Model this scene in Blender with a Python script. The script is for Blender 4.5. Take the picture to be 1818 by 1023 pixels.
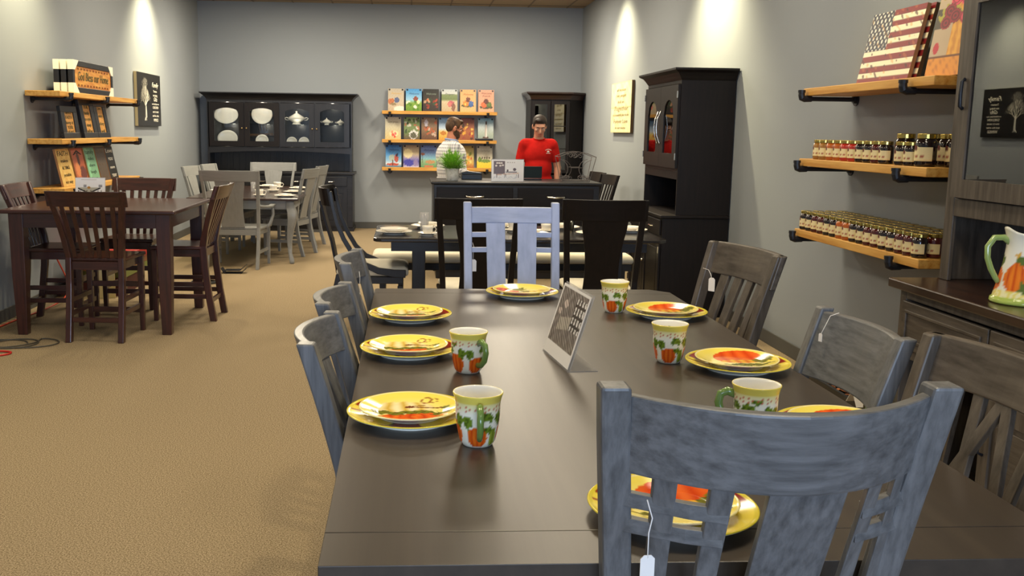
import bpy, bmesh, math, random
from mathutils import Vector, Matrix, Euler
random.seed(7)
PI = math.pi
for o in list(bpy.data.objects): bpy.data.objects.remove(o)
S = bpy.context.scene
C = S.collection
# ------------------------------------------------------------------ camera
YAW, PIT, ROL = .0558, .1561, .0136
fwd = Vector((math.sin(YAW)*math.cos(PIT), math.cos(YAW)*math.cos(PIT), -math.sin(PIT)))
rgt = Vector((math.cos(YAW), -math.sin(YAW), 0)); upv = rgt.cross(fwd)
r2 = math.cos(ROL)*rgt + math.sin(ROL)*upv; u2 = -math.sin(ROL)*rgt + math.cos(ROL)*upv
cam = bpy.data.cameras.new('camera'); camo = bpy.data.objects.new('camera', cam); C.objects.link(camo)
m = Matrix((r2, u2, -fwd)).transposed().to_4x4(); m.translation = Vector((0, 0, 1.55)); camo.matrix_world = m
cam.sensor_width = 36; cam.lens = 36*1719.7/1818; cam.shift_x = (909-817.28)/1818; cam.shift_y = -(511.5-502.67)/1818
cam.clip_start = .02
S.camera = camo
# ------------------------------------------------------------------ colour management, world
S.view_settings.view_transform = 'Standard'; S.view_settings.look = 'None'
S.view_settings.gamma = 1; S.view_settings.use_curve_mapping = False
S.view_settings.exposure = 0.08
w = bpy.data.worlds.new('world'); S.world = w; w.use_nodes = True
w.node_tree.nodes['Background'].inputs[0].default_value = (.55, .68, .9, 1)
w.node_tree.nodes['Background'].inputs[1].default_value = .3
XL, XR, YB, YF, ZC = -3.2, 2.71, 15.38, -5.0, 3.45
DAY = (.56, .73, 1.0); WARM = (1.0, .88, .68)
def area(name, loc, rot, sx, sy, power, col, spread=PI):
    l = bpy.data.lights.new(name, 'AREA'); l.shape = 'RECTANGLE'; l.size = sx; l.size_y = sy; l.energy = power; l.color = col; l.spread = spread
    o = bpy.data.objects.new(name, l); o.location = loc; o.rotation_euler = rot; C.objects.link(o); return o
def spot(name, loc, tgt, power, col, ang, blend=.5, r=.04):
    l = bpy.data.lights.new(name, 'SPOT'); l.energy = power; l.color = col; l.spot_size = ang; l.spot_blend = blend; l.shadow_soft_size = r
    o = bpy.data.objects.new(name, l); o.location = loc
    o.rotation_euler = (Vector(tgt)-Vector(loc)).to_track_quat('-Z', 'Y').to_euler(); C.objects.link(o); return o
# daylight through the three shop windows behind the camera
for wx in (-1.4, .2, 1.8):
    area('window_daylight', (wx, YF+.03, 1.45), (PI/2, 0, 0), 1.3, 2.1, 108, DAY)
# lay-in ceiling troffers
TROFF = [(-1.6, 2.6), (1.2, 2.6), (-1.6, 6.4), (1.2, 6.4), (-1.6, 10.2), (1.2, 10.2), (-1.6, 13.2), (1.2, 13.2), (-1.6, -1.2), (1.2, -1.2)]
for tx, ty in TROFF:
    area('troffer_light', (tx, ty, ZC-.03), (0, 0, 0), .56, 1.16, (95 if ty > 12 else 48 if ty > 9 else 34 if ty > 5 else 20) if ty > 0 else 6, WARM)
# recessed wall washers
CANS = [(-2.55, 12.3, 1.1), (-2.55, 8.3, .8), (2.02, 12.3, 1.1), (2.02, 8.6, 1.7), (-2.6, 4.6, .5), (2.1, 4.9, .35)]
for cx, cy, k in CANS:
    tx = XL+.02 if cx < -2 else (XR-.02 if cx > 2 else cx)
    spot('downlight_lamp', (cx, cy, ZC-.03), (tx, cy if abs(cx) > 2 else YB, 2.0 if abs(cx) > 2 else 1.0), 230*k, (1, .86, .52), 1.75, 1.0)
for cx, cy in ((-.6, 5.2), (-1.8, 9.2), (-.6, 9.8), (.5, 2.6), (1.5, 7.6), (-1.2, 3.0)):
    spot('downlight_lamp', (cx, cy, ZC-.03), (cx, cy, 0), 85, (1, .83, .52), 1.7, .9)

# ------------------------------------------------------------------ materials
def lin(c):
    if isinstance(c, str): c = tuple(int(c[i:i+2], 16)/255 for i in (0, 2, 4))
    return tuple((x/12.92 if x <= .04045 else ((x+.055)/1.055)**2.4) for x in c[:3])
MATS = {}
def mat(name, col, rough=.5, metal=0, spec=.5, var=0, scale=(8, 8, 8), bump=0, coat=0, col2=None, detail=4, ramp=(.35, .65), bscale=None, coords='Object', crough=.1):
    if name in MATS: return MATS[name]
    M = bpy.data.materials.new(name); M.use_nodes = True; nt = M.node_tree; N = nt.nodes; L = nt.links
    b = N['Principled BSDF']; c = lin(col); b.inputs['Base Color'].default_value = (*c, 1)
    b.inputs['Roughness'].default_value = rough; b.inputs['Metallic'].default_value = metal
    b.inputs['Specular IOR Level'].default_value = spec; b.inputs['Coat Weight'].default_value = coat; b.inputs['Coat Roughness'].default_value = crough
    if col2 or bump:
        tc = N.new('ShaderNodeTexCoord'); mp = N.new('ShaderNodeMapping'); mp.inputs['Scale'].default_value = scale
        L.new(tc.outputs[coords], mp.inputs['Vector'])
        nz = N.new('ShaderNodeTexNoise'); nz.inputs['Scale'].default_value = 1; nz.inputs['Detail'].default_value = detail; nz.inputs['Roughness'].default_value = .6
        L.new(mp.outputs[0], nz.inputs['Vector'])
        if col2:
            cr = N.new('ShaderNodeValToRGB'); cr.color_ramp.elements[0].position = ramp[0]; cr.color_ramp.elements[1].position = ramp[1]
            cr.color_ramp.elements[0].color = (*lin(col2), 1); cr.color_ramp.elements[1].color = (*c, 1)
            L.new(nz.outputs['Fac'], cr.inputs[0]); L.new(cr.outputs[0], b.inputs['Base Color'])
        if bump:
            bp = N.new('ShaderNodeBump'); bp.inputs['Strength'].default_value = bump; bp.inputs['Distance'].default_value = .002
            src = nz
            if bscale:
                src = N.new('ShaderNodeTexNoise'); src.inputs['Scale'].default_value = bscale; src.inputs['Detail'].default_value = 3
                L.new(tc.outputs[coords], src.inputs['Vector'])
            L.new(src.outputs['Fac'], bp.inputs['Height']); L.new(bp.outputs[0], b.inputs['Normal'])
    MATS[name] = M; return M
def wood(name, light, dark, rough, coat=0, ramp=(.35, .65), spec=.5, st=3, ac=45, bump=.12, detail=5):
    for i, ax in enumerate('xyz'):
        sc = [ac, ac, ac]; sc[i] = st
        mat(name+'_'+ax, light, rough, spec=spec, scale=sc, col2=dark, ramp=ramp, coat=coat, bump=bump, detail=detail)
wood('ebony', '1c1412', '0f0b0a', .46, spec=.3, coat=0, ramp=(.3, .75))
wood('navy', '232225', '131215', .38, spec=.45, coat=.08, ramp=(.3, .75))
wood('brown', '4d241a', '2a120d', .34, spec=.5, coat=.3, ramp=(.3, .75))
wood('distress', '727375', '4d4e50', .42, spec=.45, coat=.06, ramp=(.28, .66), st=4, ac=75, detail=6)
wood('bluegray', 'aab5d6', '929ebf', .38, spec=.5, coat=.15, ramp=(.25, .6), st=4, ac=22)
wood('taupe', '62594f', '393129', .45, spec=.4, coat=.06, ramp=(.28, .66), st=4, ac=40, detail=7)
wood('grayp', '8b8c8b', '828382', .42, spec=.5, coat=.1, bump=.03)
wood('pine', 'd9a758', 'bd8438', .5, spec=.35, ramp=(.35, .6), st=2, ac=38)
wood('tabletop', '40372e', '342c25', .36, spec=.55, coat=0, ramp=(.3, .7), st=1.2, ac=30, bump=0)
wood('walnut', '3a2218', '20120c', .3, spec=.5, coat=.3, ramp=(.3, .7), st=2, ac=30)
wood('blacktop', '26211f', '191514', .22, spec=.6, coat=.3, bump=.03)
M_wall = mat('wall_paint', '92989e', .85, spec=.25, bump=.12, bscale=180)
M_base = mat('baseboard_vinyl', '565654', .55, spec=.3)
M_iron = mat('black_iron', '24262c', .42, spec=.5, metal=.3, bump=.2, scale=(60, 60, 60))
M_chrome = mat('brushed_nickel', 'd8d4cc', .22, metal=1)
M_gold = mat('lid_gold', 'c9b264', .25, metal=1)
M_brass = mat('knob_brass', 'b59b6b', .3, metal=1)
M_white = mat('white_china', 'efe9dc', .18, spec=.6, coat=.4)
M_cream = mat('cream_fabric', 'e6dfcb', .8, spec=.2, bump=.3, bscale=300)
M_paper = mat('paper', 'eeeae6', .6, spec=.3)
M_ink = mat('dark_ink', '1c1815', .6, spec=.2)
M_inkred = mat('rust_ink', '6b2a1c', .6, spec=.2)
M_inkw = mat('white_ink', 'e6e2d4', .6, spec=.2)
M_black = mat('black_plastic', '17181b', .35)
M_frame = mat('black_frame', '14151a', .4)
M_wire = mat('wire_iron', '6a6360', .45, metal=.2)
M_card = mat('white_corner_card', 'f0ecd8', .7)
M_cord = mat('cord_grey', '4b463c', .5)
M_red = mat('cord_red', 'c2261c', .4)
M_green = mat('handle_green', '6f8c44', .15, spec=.6, coat=.5)
M_carpet = mat('carpet', 'aa987c', .95, spec=.1, scale=(170, 170, 170), col2='72634a', ramp=(.42, .58), bump=.4, bscale=600, detail=8)
M_tile = mat('ceiling_tile_face', '9b8a73', .9, spec=.1)
M_skin = mat('skin', 'd39a7c', .5, spec=.35)
M_jean = mat('trousers', '2b3040', .8, spec=.2)
M_glow = bpy.data.materials.new('lamp_diffuser'); M_glow.use_nodes = True
M_glow.node_tree.nodes['Principled BSDF'].inputs['Emission Color'].default_value = (1, .82, .55, 1)
M_glow.node_tree.nodes['Principled BSDF'].inputs['Emission Strength'].default_value = 4
def glassmat(name, tint, refl=.12, rough=.01):
    M = bpy.data.materials.new(name); M.use_nodes = True; nt = M.node_tree; N = nt.nodes; L = nt.links
    N.remove(N['Principled BSDF']); out = N['Material Output']
    t = N.new('ShaderNodeBsdfTransparent'); t.inputs[0].default_value = (*tint, 1)
    g = N.new('ShaderNodeBsdfGlossy'); g.inputs['Roughness'].default_value = rough
    f = N.new('ShaderNodeFresnel'); f.inputs[0].default_value = 1.5
    a = N.new('ShaderNodeMath'); a.operation = 'ADD'; a.inputs[1].default_value = refl; a.use_clamp = True
    x = N.new('ShaderNodeMixShader'); L.new(f.outputs[0], a.inputs[0]); L.new(a.outputs[0], x.inputs[0]); L.new(t.outputs[0], x.inputs[1]); L.new(g.outputs[0], x.inputs[2]); L.new(x.outputs[0], out.inputs[0])
    return M
M_glass = glassmat('cabinet_glass', (.95, .97, .97), 0)
M_tint = glassmat('smoked_glass', (.25, .28, .30), .10)
M_acryl = mat('clear_acrylic', 'c8c8ca', .12); M_acryl.node_tree.nodes['Principled BSDF'].inputs['Alpha'].default_value = .38
M_door = glassmat('hutch_door_glass', (.6, .64, .66), .12)
def colmat(name, rough, spec=.5, coat=0):
    M = bpy.data.materials.new(name); M.use_nodes = True; N = M.node_tree.nodes
    a = N.new('ShaderNodeVertexColor'); a.layer_name = 'Col'; b = N['Principled BSDF']
    M.node_tree.links.new(a.outputs[0], b.inputs['Base Color']); b.inputs['Roughness'].default_value = rough; b.inputs['Specular IOR Level'].default_value = spec; b.inputs['Coat Weight'].default_value = coat
    b.inputs['Coat Roughness'].default_value = .05
    return M
M_ceram = colmat('painted_ceramic', .12, .4, 0)
M_print = colmat('printed_panel', .45, .4)
M_matte = colmat('printed_matte', .7, .2); M_gloss = colmat('glossy_print', .25, .5)

# ------------------------------------------------------------------ mesh helpers
class MB:
    def __init__(s): s.bm = bmesh.new(); s.col = None
    def ring(s, pts): return [s.bm.verts.new(p) for p in pts]
    def loft(s, rings, cap=True, closed=False):
        R = [s.ring(r) for r in rings]; n = len(R[0])
        prs = list(zip(R[:-1], R[1:])) + ([(R[-1], R[0])] if closed else [])
        for a, b in prs:
            for i in range(n):
                try: s.bm.faces.new((a[i], a[(i+1) % n], b[(i+1) % n], b[i]))
                except ValueError: pass
        if cap and not closed:
            s.bm.faces.new(R[0][::-1]); s.bm.faces.new(R[-1])
        return s
    def box(s, x0, x1, y0, y1, z0, z1):
        return s.loft([[(x0, y0, z0), (x1, y0, z0), (x1, y1, z0), (x0, y1, z0)], [(x0, y0, z1), (x1, y0, z1), (x1, y1, z1), (x0, y1, z1)]])
    def beam(s, secs):  # (x,y,z,sx,sy) stacked square sections
        return s.loft([[(x-a/2, y-b/2, z), (x+a/2, y-b/2, z), (x+a/2, y+b/2, z), (x-a/2, y+b/2, z)] for x, y, z, a, b in secs])
    def prism(s, pts, a0, a1, axis='y'):  # 2D outline extruded along axis
        f = {'y': lambda p, t: (p[0], t, p[1]), 'z': lambda p, t: (p[0], p[1], t), 'x': lambda p, t: (t, p[0], p[1])}[axis]
        return s.loft([[f(p, a0) for p in pts], [f(p, a1) for p in pts]])
    def tube(s, path, r, n=8, closed=False, flat=1):
        P = [Vector(p) for p in path]; rings = []; up = None
        rr = r if isinstance(r, (list, tuple)) else [r]*len(P)
        for i, p in enumerate(P):
            a = P[i-1] if (i or closed) else p; b = P[(i+1) % len(P)] if (i < len(P)-1 or closed) else p
            t = (b-a).normalized()
            if up is None: up = Vector((0, 0, 1)) if abs(t.z) < .9 else Vector((1, 0, 0))
            sd = t.cross(up).normalized(); up = sd.cross(t).normalized()
            rings.append([p+sd*math.cos(2*PI*k/n)*rr[i]+up*math.sin(2*PI*k/n)*rr[i]*flat for k in range(n)])
        return s.loft(rings, closed=closed)
    def lathe(s, prof, n=32, c=(0, 0, 0)):
        R = []
        for r, z in prof:
            if r < 1e-5: R.append([s.bm.verts.new((c[0], c[1], c[2]+z))])
            else: R.append([s.bm.verts.new((c[0]+r*math.cos(2*PI*k/n), c[1]+r*math.sin(2*PI*k/n), c[2]+z)) for k in range(n)])
        for a, b in zip(R[:-1], R[1:]):
            for i in range(n):
                j = (i+1) % n
                q = [a[0]] if len(a) == 1 else [a[i], a[j]]
                q += [b[0]] if len(b) == 1 else [b[j], b[i]]
                if len(q) > 2: s.bm.faces.new(q)
        return s
    def ell(s, c, r, rot=None, u=16, v=10):
        M = Matrix.Translation(c) @ (rot.to_matrix().to_4x4() if rot else Matrix()) @ Matrix.Diagonal((*r, 1))
        bmesh.ops.create_uvsphere(s.bm, u_segments=u, v_segments=v, radius=1, matrix=M); return s
    def cap(s, p0, p1, r0, r1, n=14, flat=1):
        p0 = Vector(p0); p1 = Vector(p1); s.tube([p0, p0.lerp(p1, .5), p1], [r0, (r0+r1)/2, r1], n, flat=1)
        s.ell(p0, (r0,)*3); s.ell(p1, (r1,)*3); return s
    def xf(s, M): bmesh.ops.transform(s.bm, matrix=M, verts=s.bm.verts); return s
    def build(s, name, m, parent=None, bevel=0, smooth=False, colf=None, seg=2, loc=None, rot=None, subd=0):
        bmesh.ops.recalc_face_normals(s.bm, faces=s.bm.faces)
        me = bpy.data.meshes.new(name); s.bm.to_mesh(me); s.bm.free()
        if colf:
            at = me.color_attributes.new('Col', 'FLOAT_COLOR', 'POINT')
            for i, v in enumerate(me.vertices): at.data[i].color = (*lin(colf(v.co)), 1)
        me.materials.append(m if not isinstance(m, str) else MATS[m])
        o = bpy.data.objects.new(name, me); C.objects.link(o)
        if parent: o.parent = parent
        if loc: o.location = loc
        if rot: o.rotation_euler = rot
        if smooth:
            for p in me.polygons: p.use_smooth = True
        if bevel:
            md = o.modifiers.new('bevel', 'BEVEL'); md.width = bevel; md.segments = seg; md.limit_method = 'ANGLE'; md.angle_limit = .6; md.harden_normals = False
        if subd:
            md = o.modifiers.new('sub', 'SUBSURF'); md.levels = subd; md.render_levels = subd
        return o
def thing(name, label, cat, loc=(0, 0, 0), rz=0, group=None, rx=0, ry=0):
    o = bpy.data.objects.new(name, None); o.empty_display_size = .1; C.objects.link(o); o.location = loc; o.rotation_euler = (rx, ry, rz)
    o['label'] = label; o['category'] = cat
    if group: o['group'] = group
    return o
def tag(o, label, cat, group=None):
    o['label'] = label; o['category'] = cat
    if group: o['group'] = group
    return o
def struct(o): o['kind'] = 'structure'; return o
def dup(root, loc, rz, label=None, group=None):
    r = root.copy(); C.objects.link(r); r.location = loc; r.rotation_euler.z = rz
    if label: r['label'] = label
    if group: r['group'] = group
    for ch in list(root.children):
        c = ch.copy(); C.objects.link(c); c.parent = r
        for g in list(ch.children):
            d = g.copy(); C.objects.link(d); d.parent = c
    return r
def text(s, size, m, parent, loc, rz=0, shear=0, width=None, align='CENTER', name='lettering', ext=.0006, space=1):
    cu = bpy.data.curves.new('t', 'FONT'); cu.body = s; cu.size = size; cu.align_x = align; cu.align_y = 'CENTER'; cu.extrude = ext; cu.shear = shear; cu.space_line = space; cu.resolution_u = 2
    t = bpy.data.objects.new('t', cu); C.objects.link(t); dg = bpy.context.evaluated_depsgraph_get(); dg.update()
    me = bpy.data.meshes.new_from_object(t.evaluated_get(dg)); bpy.data.objects.remove(t)
    if width and len(me.vertices):
        xs = [v.co.x for v in me.vertices]; k = width/(max(xs)-min(xs))
        for v in me.vertices: v.co.x *= k
    for v in me.vertices: v.co = Vector((v.co.x, -v.co.z, v.co.y))
    me.materials.clear(); me.materials.append(m)
    o = bpy.data.objects.new(name, me); C.objects.link(o); o.parent = parent; o.location = loc; o.rotation_euler = (0, 0, rz); return o
def panel(w_, h, t, f, nx=40, ny=50, edge=(.2, .2, .2), parent=None, name='board', m=None):
    """board standing on z=0 whose printed face looks along -y"""
    b = MB(); bm = b.bm
    V = [[bm.verts.new((-w_/2+w_*i/nx, 0, h*j/ny)) for i in range(nx+1)] for j in range(ny+1)]
    for j in range(ny):
        for i in range(nx): bm.faces.new((V[j][i], V[j][i+1], V[j+1][i+1], V[j+1][i]))
    e = .0004; b.box(-w_/2, w_/2, e, t, 0, h)
    def cf(co):
        if co.y > e/2: return edge
        return f(co.x/w_+.5, co.z/h)
    return b.build(name, m or M_print, parent, colf=cf)
def hx(s): return tuple(int(s[i:i+2], 16)/255 for i in (0, 2, 4))
def E2(u, v, cx, cy, rx, ry): return ((u-cx)/rx)**2+((v-cy)/ry)**2 < 1
def nse(u, v, k=1): return (math.sin(u*37*k+math.sin(v*23*k)*2)+math.sin(v*41*k+math.sin(u*29*k)*2.3)+math.sin((u+v)*71*k))/3
def mixc(a, b, t): t = max(0, min(1, t)); return tuple(x*(1-t)+y*t for x, y in zip(a, b))
def blobs(bg, bl):
    """bg: list of (v,hex) vertical stops; bl: list of (cx,cy,rx,ry,hex)"""
    B = [(v, hx(c)) for v, c in bg]; L_ = [(a, b_, c, d, hx(e)) for a, b_, c, d, e in bl]
    def f(u, v):
        col = B[-1][1]
        for (v0, c0), (v1, c1) in zip(B[:-1], B[1:]):
            if v <= v1: col = mixc(c0, c1, (v-v0)/(v1-v0)); break
        n = nse(u, v)
        for a, b_, c, d, e in L_:
            q = ((u-a)/c)**2+((v-b_)/d)**2
            if q+n*.35 < 1: col = mixc(e, col, .12+.12*n)
        return tuple(max(0, min(1, x+n*.03)) for x in col)
    return f
# ------------------------------------------------------------------ room shell
def plane(name, pts, m):
    b = MB(); b.bm.faces.new(b.ring(pts)); return struct(b.build(name, m))
struct(MB().box(XL-.1, XR+.1, YF-.1, YB+.1, -.1, 0).build('floor', M_carpet))
struct(MB().box(XL-.1, XL, YF-.1, YB+.1, 0, ZC+.1).build('wall_left', M_wall))
struct(MB().box(XR, XR+.1, YF-.1, YB+.1, 0, ZC+.1).build('wall_right', M_wall))
struct(MB().box(XL, XR, YB, YB+.1, 0, ZC+.1).build('wall_back', M_wall))
b = MB()
xs = [XL, -2.1, -.7, -.5, .9, 1.1, 2.5, XR]
for i in range(0, 7, 2): b.box(xs[i], xs[i+1], YF-.1, YF, 0, ZC)
for i in (1, 3, 5): b.box(xs[i], xs[i+1], YF-.1, YF, 0, .35); b.box(xs[i], xs[i+1], YF-.1, YF, 2.55, ZC)
struct(b.build('wall_front', M_wall))
for k, i in enumerate((1, 3, 5)):
    x0, x1 = xs[i], xs[i+1]; b = MB()
    b.box(x0, x0+.05, YF-.08, YF-.02, .35, 2.55).box(x1-.05, x1, YF-.08, YF-.02, .35, 2.55).box(x0+.05, x1-.05, YF-.08, YF-.02, .35, .4).box(x0+.05, x1-.05, YF-.08, YF-.02, 2.5, 2.55)
    wo = struct(b.build('window_%d' % (k+1), M_black))
    struct(MB().box(x0+.05, x1-.05, YF-.06, YF-.05, .4, 2.5).build('window_pane', M_glass, wo))
# ceiling: tiles with a grid of seams
b = MB(); 
struct(MB().box(XL-.1, XR+.1, YF-.1, YB+.1, ZC, ZC+.1).build('ceiling', M_tile))
g = MB()
x = XL+.25
while x < XR: g.box(x-.012, x+.012, YF, YB, ZC-.004, ZC); x += .6
y = YB-.25
while y > YF: g.box(XL, XR, y-.012, y+.012, ZC-.005, ZC-.001); y -= 1.2
struct(g.build('trim_1', mat('ceiling_grid', '6f604c', .8)))
for nm, a in (('baseboard_left', (XL, XL+.012, YF, YB-.012)), ('baseboard_right', (XR-.012, XR, YF, YB-.012)), ('baseboard_back', (XL, XR, YB-.012, YB))):
    struct(MB().box(*a, 0, .1).build(nm, M_base, bevel=.003))
ORDN = 'first second third fourth fifth sixth seventh eighth ninth tenth'.split()
for (tx, ty), od in zip(TROFF, ORDN):
    t = thing('ceiling_light', 'lay-in ceiling light panel, %s counted, in the %s half of the ceiling' % (od, 'left' if tx < 0 else 'right'), 'ceiling light', (tx, ty, ZC), group='lay-in ceiling lights')
    MB().box(-.3, .3, -.6, .6, -.012, -.006).build('diffuser', M_glow, t)
for (cx, cy, k), od in zip(CANS, ORDN):
    t = thing('downlight', 'small round recessed downlight, %s, near the %s wall' % (od, 'left' if cx < -2 else 'right' if cx > 2 else 'back'), 'downlight', (cx, cy, ZC), group='recessed downlights')
    MB().lathe([(.075, -.006), (.095, -.012), (.1, -.006), (.1, 0)]).build('trim_ring', M_paper, t, smooth=True)

# ------------------------------------------------------------------ seating builder
def chair(name, label, cat, loc, rz, W=.46, Wf=.42, D=.42, sz=.61, tz=1.08, rake=.12, bow=.03, crest=.1, pt=.038, th=.022, mt='distress', slats=(), rails=(), ear=0, cushion=False, stretch=(), arch=0, group=None, arms=False, seat_m=None, apron=.06, backleg=.06, frontw=None, splat=None, legtop=None, feet=True):
    t = thing(name, label, cat, loc, rz, group)
    mx, my, mz = mt+'_x', mt+'_y', mt+'_z'
    FW = frontw or Wf+.02
    def yb(z):
        if z < sz: return -D/2-backleg*(1-z/sz)**1.6
        return -D/2-rake*((z-sz)/(tz-sz))**1.25
    def xh(z): return (Wf if z < sz else Wf+(W-Wf)*((z-sz)/(tz-sz))**1.2)/2-pt/2
    top = tz+ear
    for sgn in (-1, 1):
        zs = [0, sz*.35, sz*.7, sz]+[sz+(top-sz)*k/7 for k in range(1, 8)]
        MB().beam([(sgn*xh(min(z, tz)), yb(z), z, pt, pt*(1.25 if z < sz*1.2 else 1.0)) for z in zs]).build('back_post', mz, t, bevel=.005)
        MB().beam([(sgn*(FW/2-.025), D/2-.03, 0, pt*.8, pt*.8), (sgn*(FW/2-.025), D/2-.03, sz-.03, pt*1.1, pt*1.1)]).build('leg', mz, t, bevel=.004)
    zb = tz-crest
    def yo(x, z, h): return yb(z)-bow*(1-(x/h)**2)
    h = xh(tz)-pt/2+.002
    if ear == 0: h = xh(tz)+pt/2+.004
    n = 14; rg = []
    for i in range(n+1):
        x = -h+2*h*i/n; zl = zb+arch*(1-(x/h)**2)
        rg.append([(x, yo(x, zl, h)-th/2, zl), (x, yo(x, zl, h)+th/2, zl), (x, yo(x, tz, h)+th/2, tz), (x, yo(x, tz, h)-th/2, tz)])
    if ear == 0:
        dy = .0
    MB().loft(rg).build('crest_rail', mx, t, bevel=.004)
    def slat(x0a, x1a, x0b, x1b, z0, z1, nm='slat', tk=.014, waist=0):
        rg = []
        for k in range(9):
            q = k/8; z = z0+(z1-z0)*q; a = x0a+(x0b-x0a)*q; c = x1a+(x1b-x1a)*q; w0 = waist*math.sin(PI*min(1, q*1.1)); a += w0; c -= w0; bz = min(1, max(0, (z-sz)/(zb-sz)))
            o0 = yb(z)-bow*bz*(1-(a/h)**2); o1 = yb(z)-bow*bz*(1-(c/h)**2)
            rg.append([(a, o0-tk/2, z), (c, o1-tk/2, z), (c, o1+tk/2, z), (a, o0+tk/2, z)])
        MB().loft(rg).build(nm, mz, t, bevel=.002)
    for s_ in slats:
        if len(s_) == 2: slat(s_[0]*.9, s_[1]*.9, s_[0], s_[1], sz, zb+arch*.5+.004)
        else: slat(*s_[:4], sz if len(s_) < 5 else s_[4], zb+.01 if len(s_) < 6 else s_[5])
    if splat: slat(*splat, sz, zb+.006, 'splat', .016, .022)
    for z, x0, x1 in rails:
        b = MB(); rg = []
        for k in range(4):
            x = x0+(x1-x0)*k/3; y = yb(z)-bow*min(1, (z-sz)/(zb-sz))*(1-min(1, abs(x/h))**2)
            rg.append([(x, y-.008, z-.011), (x, y+.008, z-.011), (x, y+.008, z+.011), (x, y-.008, z+.011)])
        b.loft(rg).build('lattice_rail', mx, t, bevel=.0015)
    sm = MATS[seat_m] if seat_m else MATS[my]
    b = MB(); b.prism([(-Wf/2, -D/2+.005), (Wf/2, -D/2+.005), (FW/2+.01, D/2), (-FW/2-.01, D/2)], sz-.028, sz, 'z').build('seat', my, t, bevel=.008)
    if cushion:
        c = MB(); rr = []
        for z, i in ((sz+.001, .012), (sz+.015, 0), (sz+.035, .004), (sz+.05, .03), (sz+.055, .08)):
            rr.append([(-Wf/2+.02+i, -D/2+.03+i, z), (Wf/2-.02-i, -D/2+.03+i, z), (FW/2-i, D/2-i, z), (-FW/2+i, D/2-i, z)])
        c.loft(rr).build('seat_cushion', M_cream, t, smooth=True, bevel=.02, seg=3)
    a = MB(); zt_ = sz-.029; x_ = Wf/2-pt
    MB().box(-x_, x_, -D/2-.01, -D/2+.012, zt_-apron, zt_).build('seat_apron', mx, t, bevel=.002)
    MB().box(-FW/2+.05, FW/2-.05, D/2-.04, D/2-.02, zt_-apron, zt_).build('seat_apron', mx, t, bevel=.002)
    for sgn in (-1, 1): MB().box(sgn*x_-.01+.01*sgn, sgn*x_+.01+.01*sgn, -D/2+.02, D/2-.05, zt_-apron, zt_).build('seat_apron', my, t, bevel=.002)
    for z, kind in stretch:
        yk = yb(z)
        if 's' in kind:
            for sgn in (-1, 1): MB().box(sgn*(Wf/2-.022)-.009, sgn*(Wf/2-.022)+.009, yk+.018, D/2-.045, z-.018, z+.018).build('stretcher', my, t, bevel=.002)
        if 'b' in kind: MB().box(-Wf/2+pt, Wf/2-pt, yk-.01, yk+.01, z-.018, z+.018).build('stretcher', mx, t, bevel=.002)
        if 'f' in kind: MB().box(-FW/2+.042, FW/2-.042, D/2-.04, D/2-.02, z-.02, z+.02).build('stretcher', mx, t, bevel=.002)
    if arms:
        for sgn in (-1, 1):
            za = sz+.22; xa = Wf/2+.02
            MB().loft([[(sgn*(xa+ox)-wd, y, z-.012), (sgn*(xa+ox)+wd, y, z-.012), (sgn*(xa+ox)+wd, y, z+.012), (sgn*(xa+ox)-wd, y, z+.012)] for y, z, ox, wd in ((yb(za)+.01, za+.02, -.02, .018), (-D*.3, za+.005, .02, .022), (-.0, za, .045, .028), (D*.28, za+.008, .04, .03), (D*.36, za+.0, .035, .022))]).build('arm', my, t, bevel=.006)
            MB().tube([(sgn*(xa+.035), D*.27, za-.012), (sgn*(xa+.04), D*.3, za-.1), (sgn*(xa+.02), D*.16, za-.2), (sgn*(xa-.02), D*.1, sz-.04)], [.016, .018, .02, .018], 8).build('arm_support', mz, t, smooth=True)
    return t
def posts(p1, p2):
    """pose from the tops of two back posts (left, right when looking at the chair from behind)"""
    p1 = Vector(p1); p2 = Vector(p2); c = (p1+p2)/2; d = p2-p1; return c, math.atan2(d.y, d.x), d.length
def back_at(p1, p2, D, rake):
    c, a, L = posts(p1, p2); f = Vector((-math.sin(a), math.cos(a)))
    o = c+f*(D/2+rake); return (o.x, o.y, 0), a, L

# ------------------------------------------------------------------ big dining table in front
TX0, TX1, TY0, TY1, TZ = -.13, 1.07, 1.36, 3.91, .91
t = thing('dining_table', 'long dark counter-height dining table set with pumpkin plates in the foreground', 'table', (.47, 2.63, 0))
def L(x): return x-.47
b = MB(); gap = .0012; xsx = [TX0+.0, TX0+.2, TX0+.4, TX0+.6, TX0+.8, TX0+1.0, TX1]
b.box(L(TX0), L(TX1), TY0-2.63, 1.482-gap-2.63, TZ-.036, TZ)
b.box(L(TX0), L(TX1), 1.482-2.63, 3.80-2.63, TZ-.036, TZ)
b.loft([[(L(TX0), 3.80+gap-2.63, z), (L(TX1), 3.80+gap-2.63, z), (L(TX1), 3.84-2.63, z), (L(TX1)-.07, TY1-2.63, z), (L(TX0)+.01, TY1-2.63, z), (L(TX0), TY1-.01-2.63, z)] for z in (TZ-.036, TZ)])
b.build('tabletop', 'tabletop_y', t, bevel=.0015)
b = MB().box(-.5, .5, -1.12, -1.095, TZ-.13, TZ-.037).box(-.5, .5, 1.095, 1.12, TZ-.13, TZ-.037).box(-.5, -.475, -1.09, 1.09, TZ-.13, TZ-.037).box(.475, .5, -1.09, 1.09, TZ-.13, TZ-.037)
b.build('apron', 'tabletop_y', t)
for sx in (-.47, .47):
    for sy in (-1.08, 1.08): MB().beam([(sx, sy, 0, .07, .07), (sx, sy, TZ-.037, .1, .1)]).build('leg', 'tabletop_z', t, bevel=.004)

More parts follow.
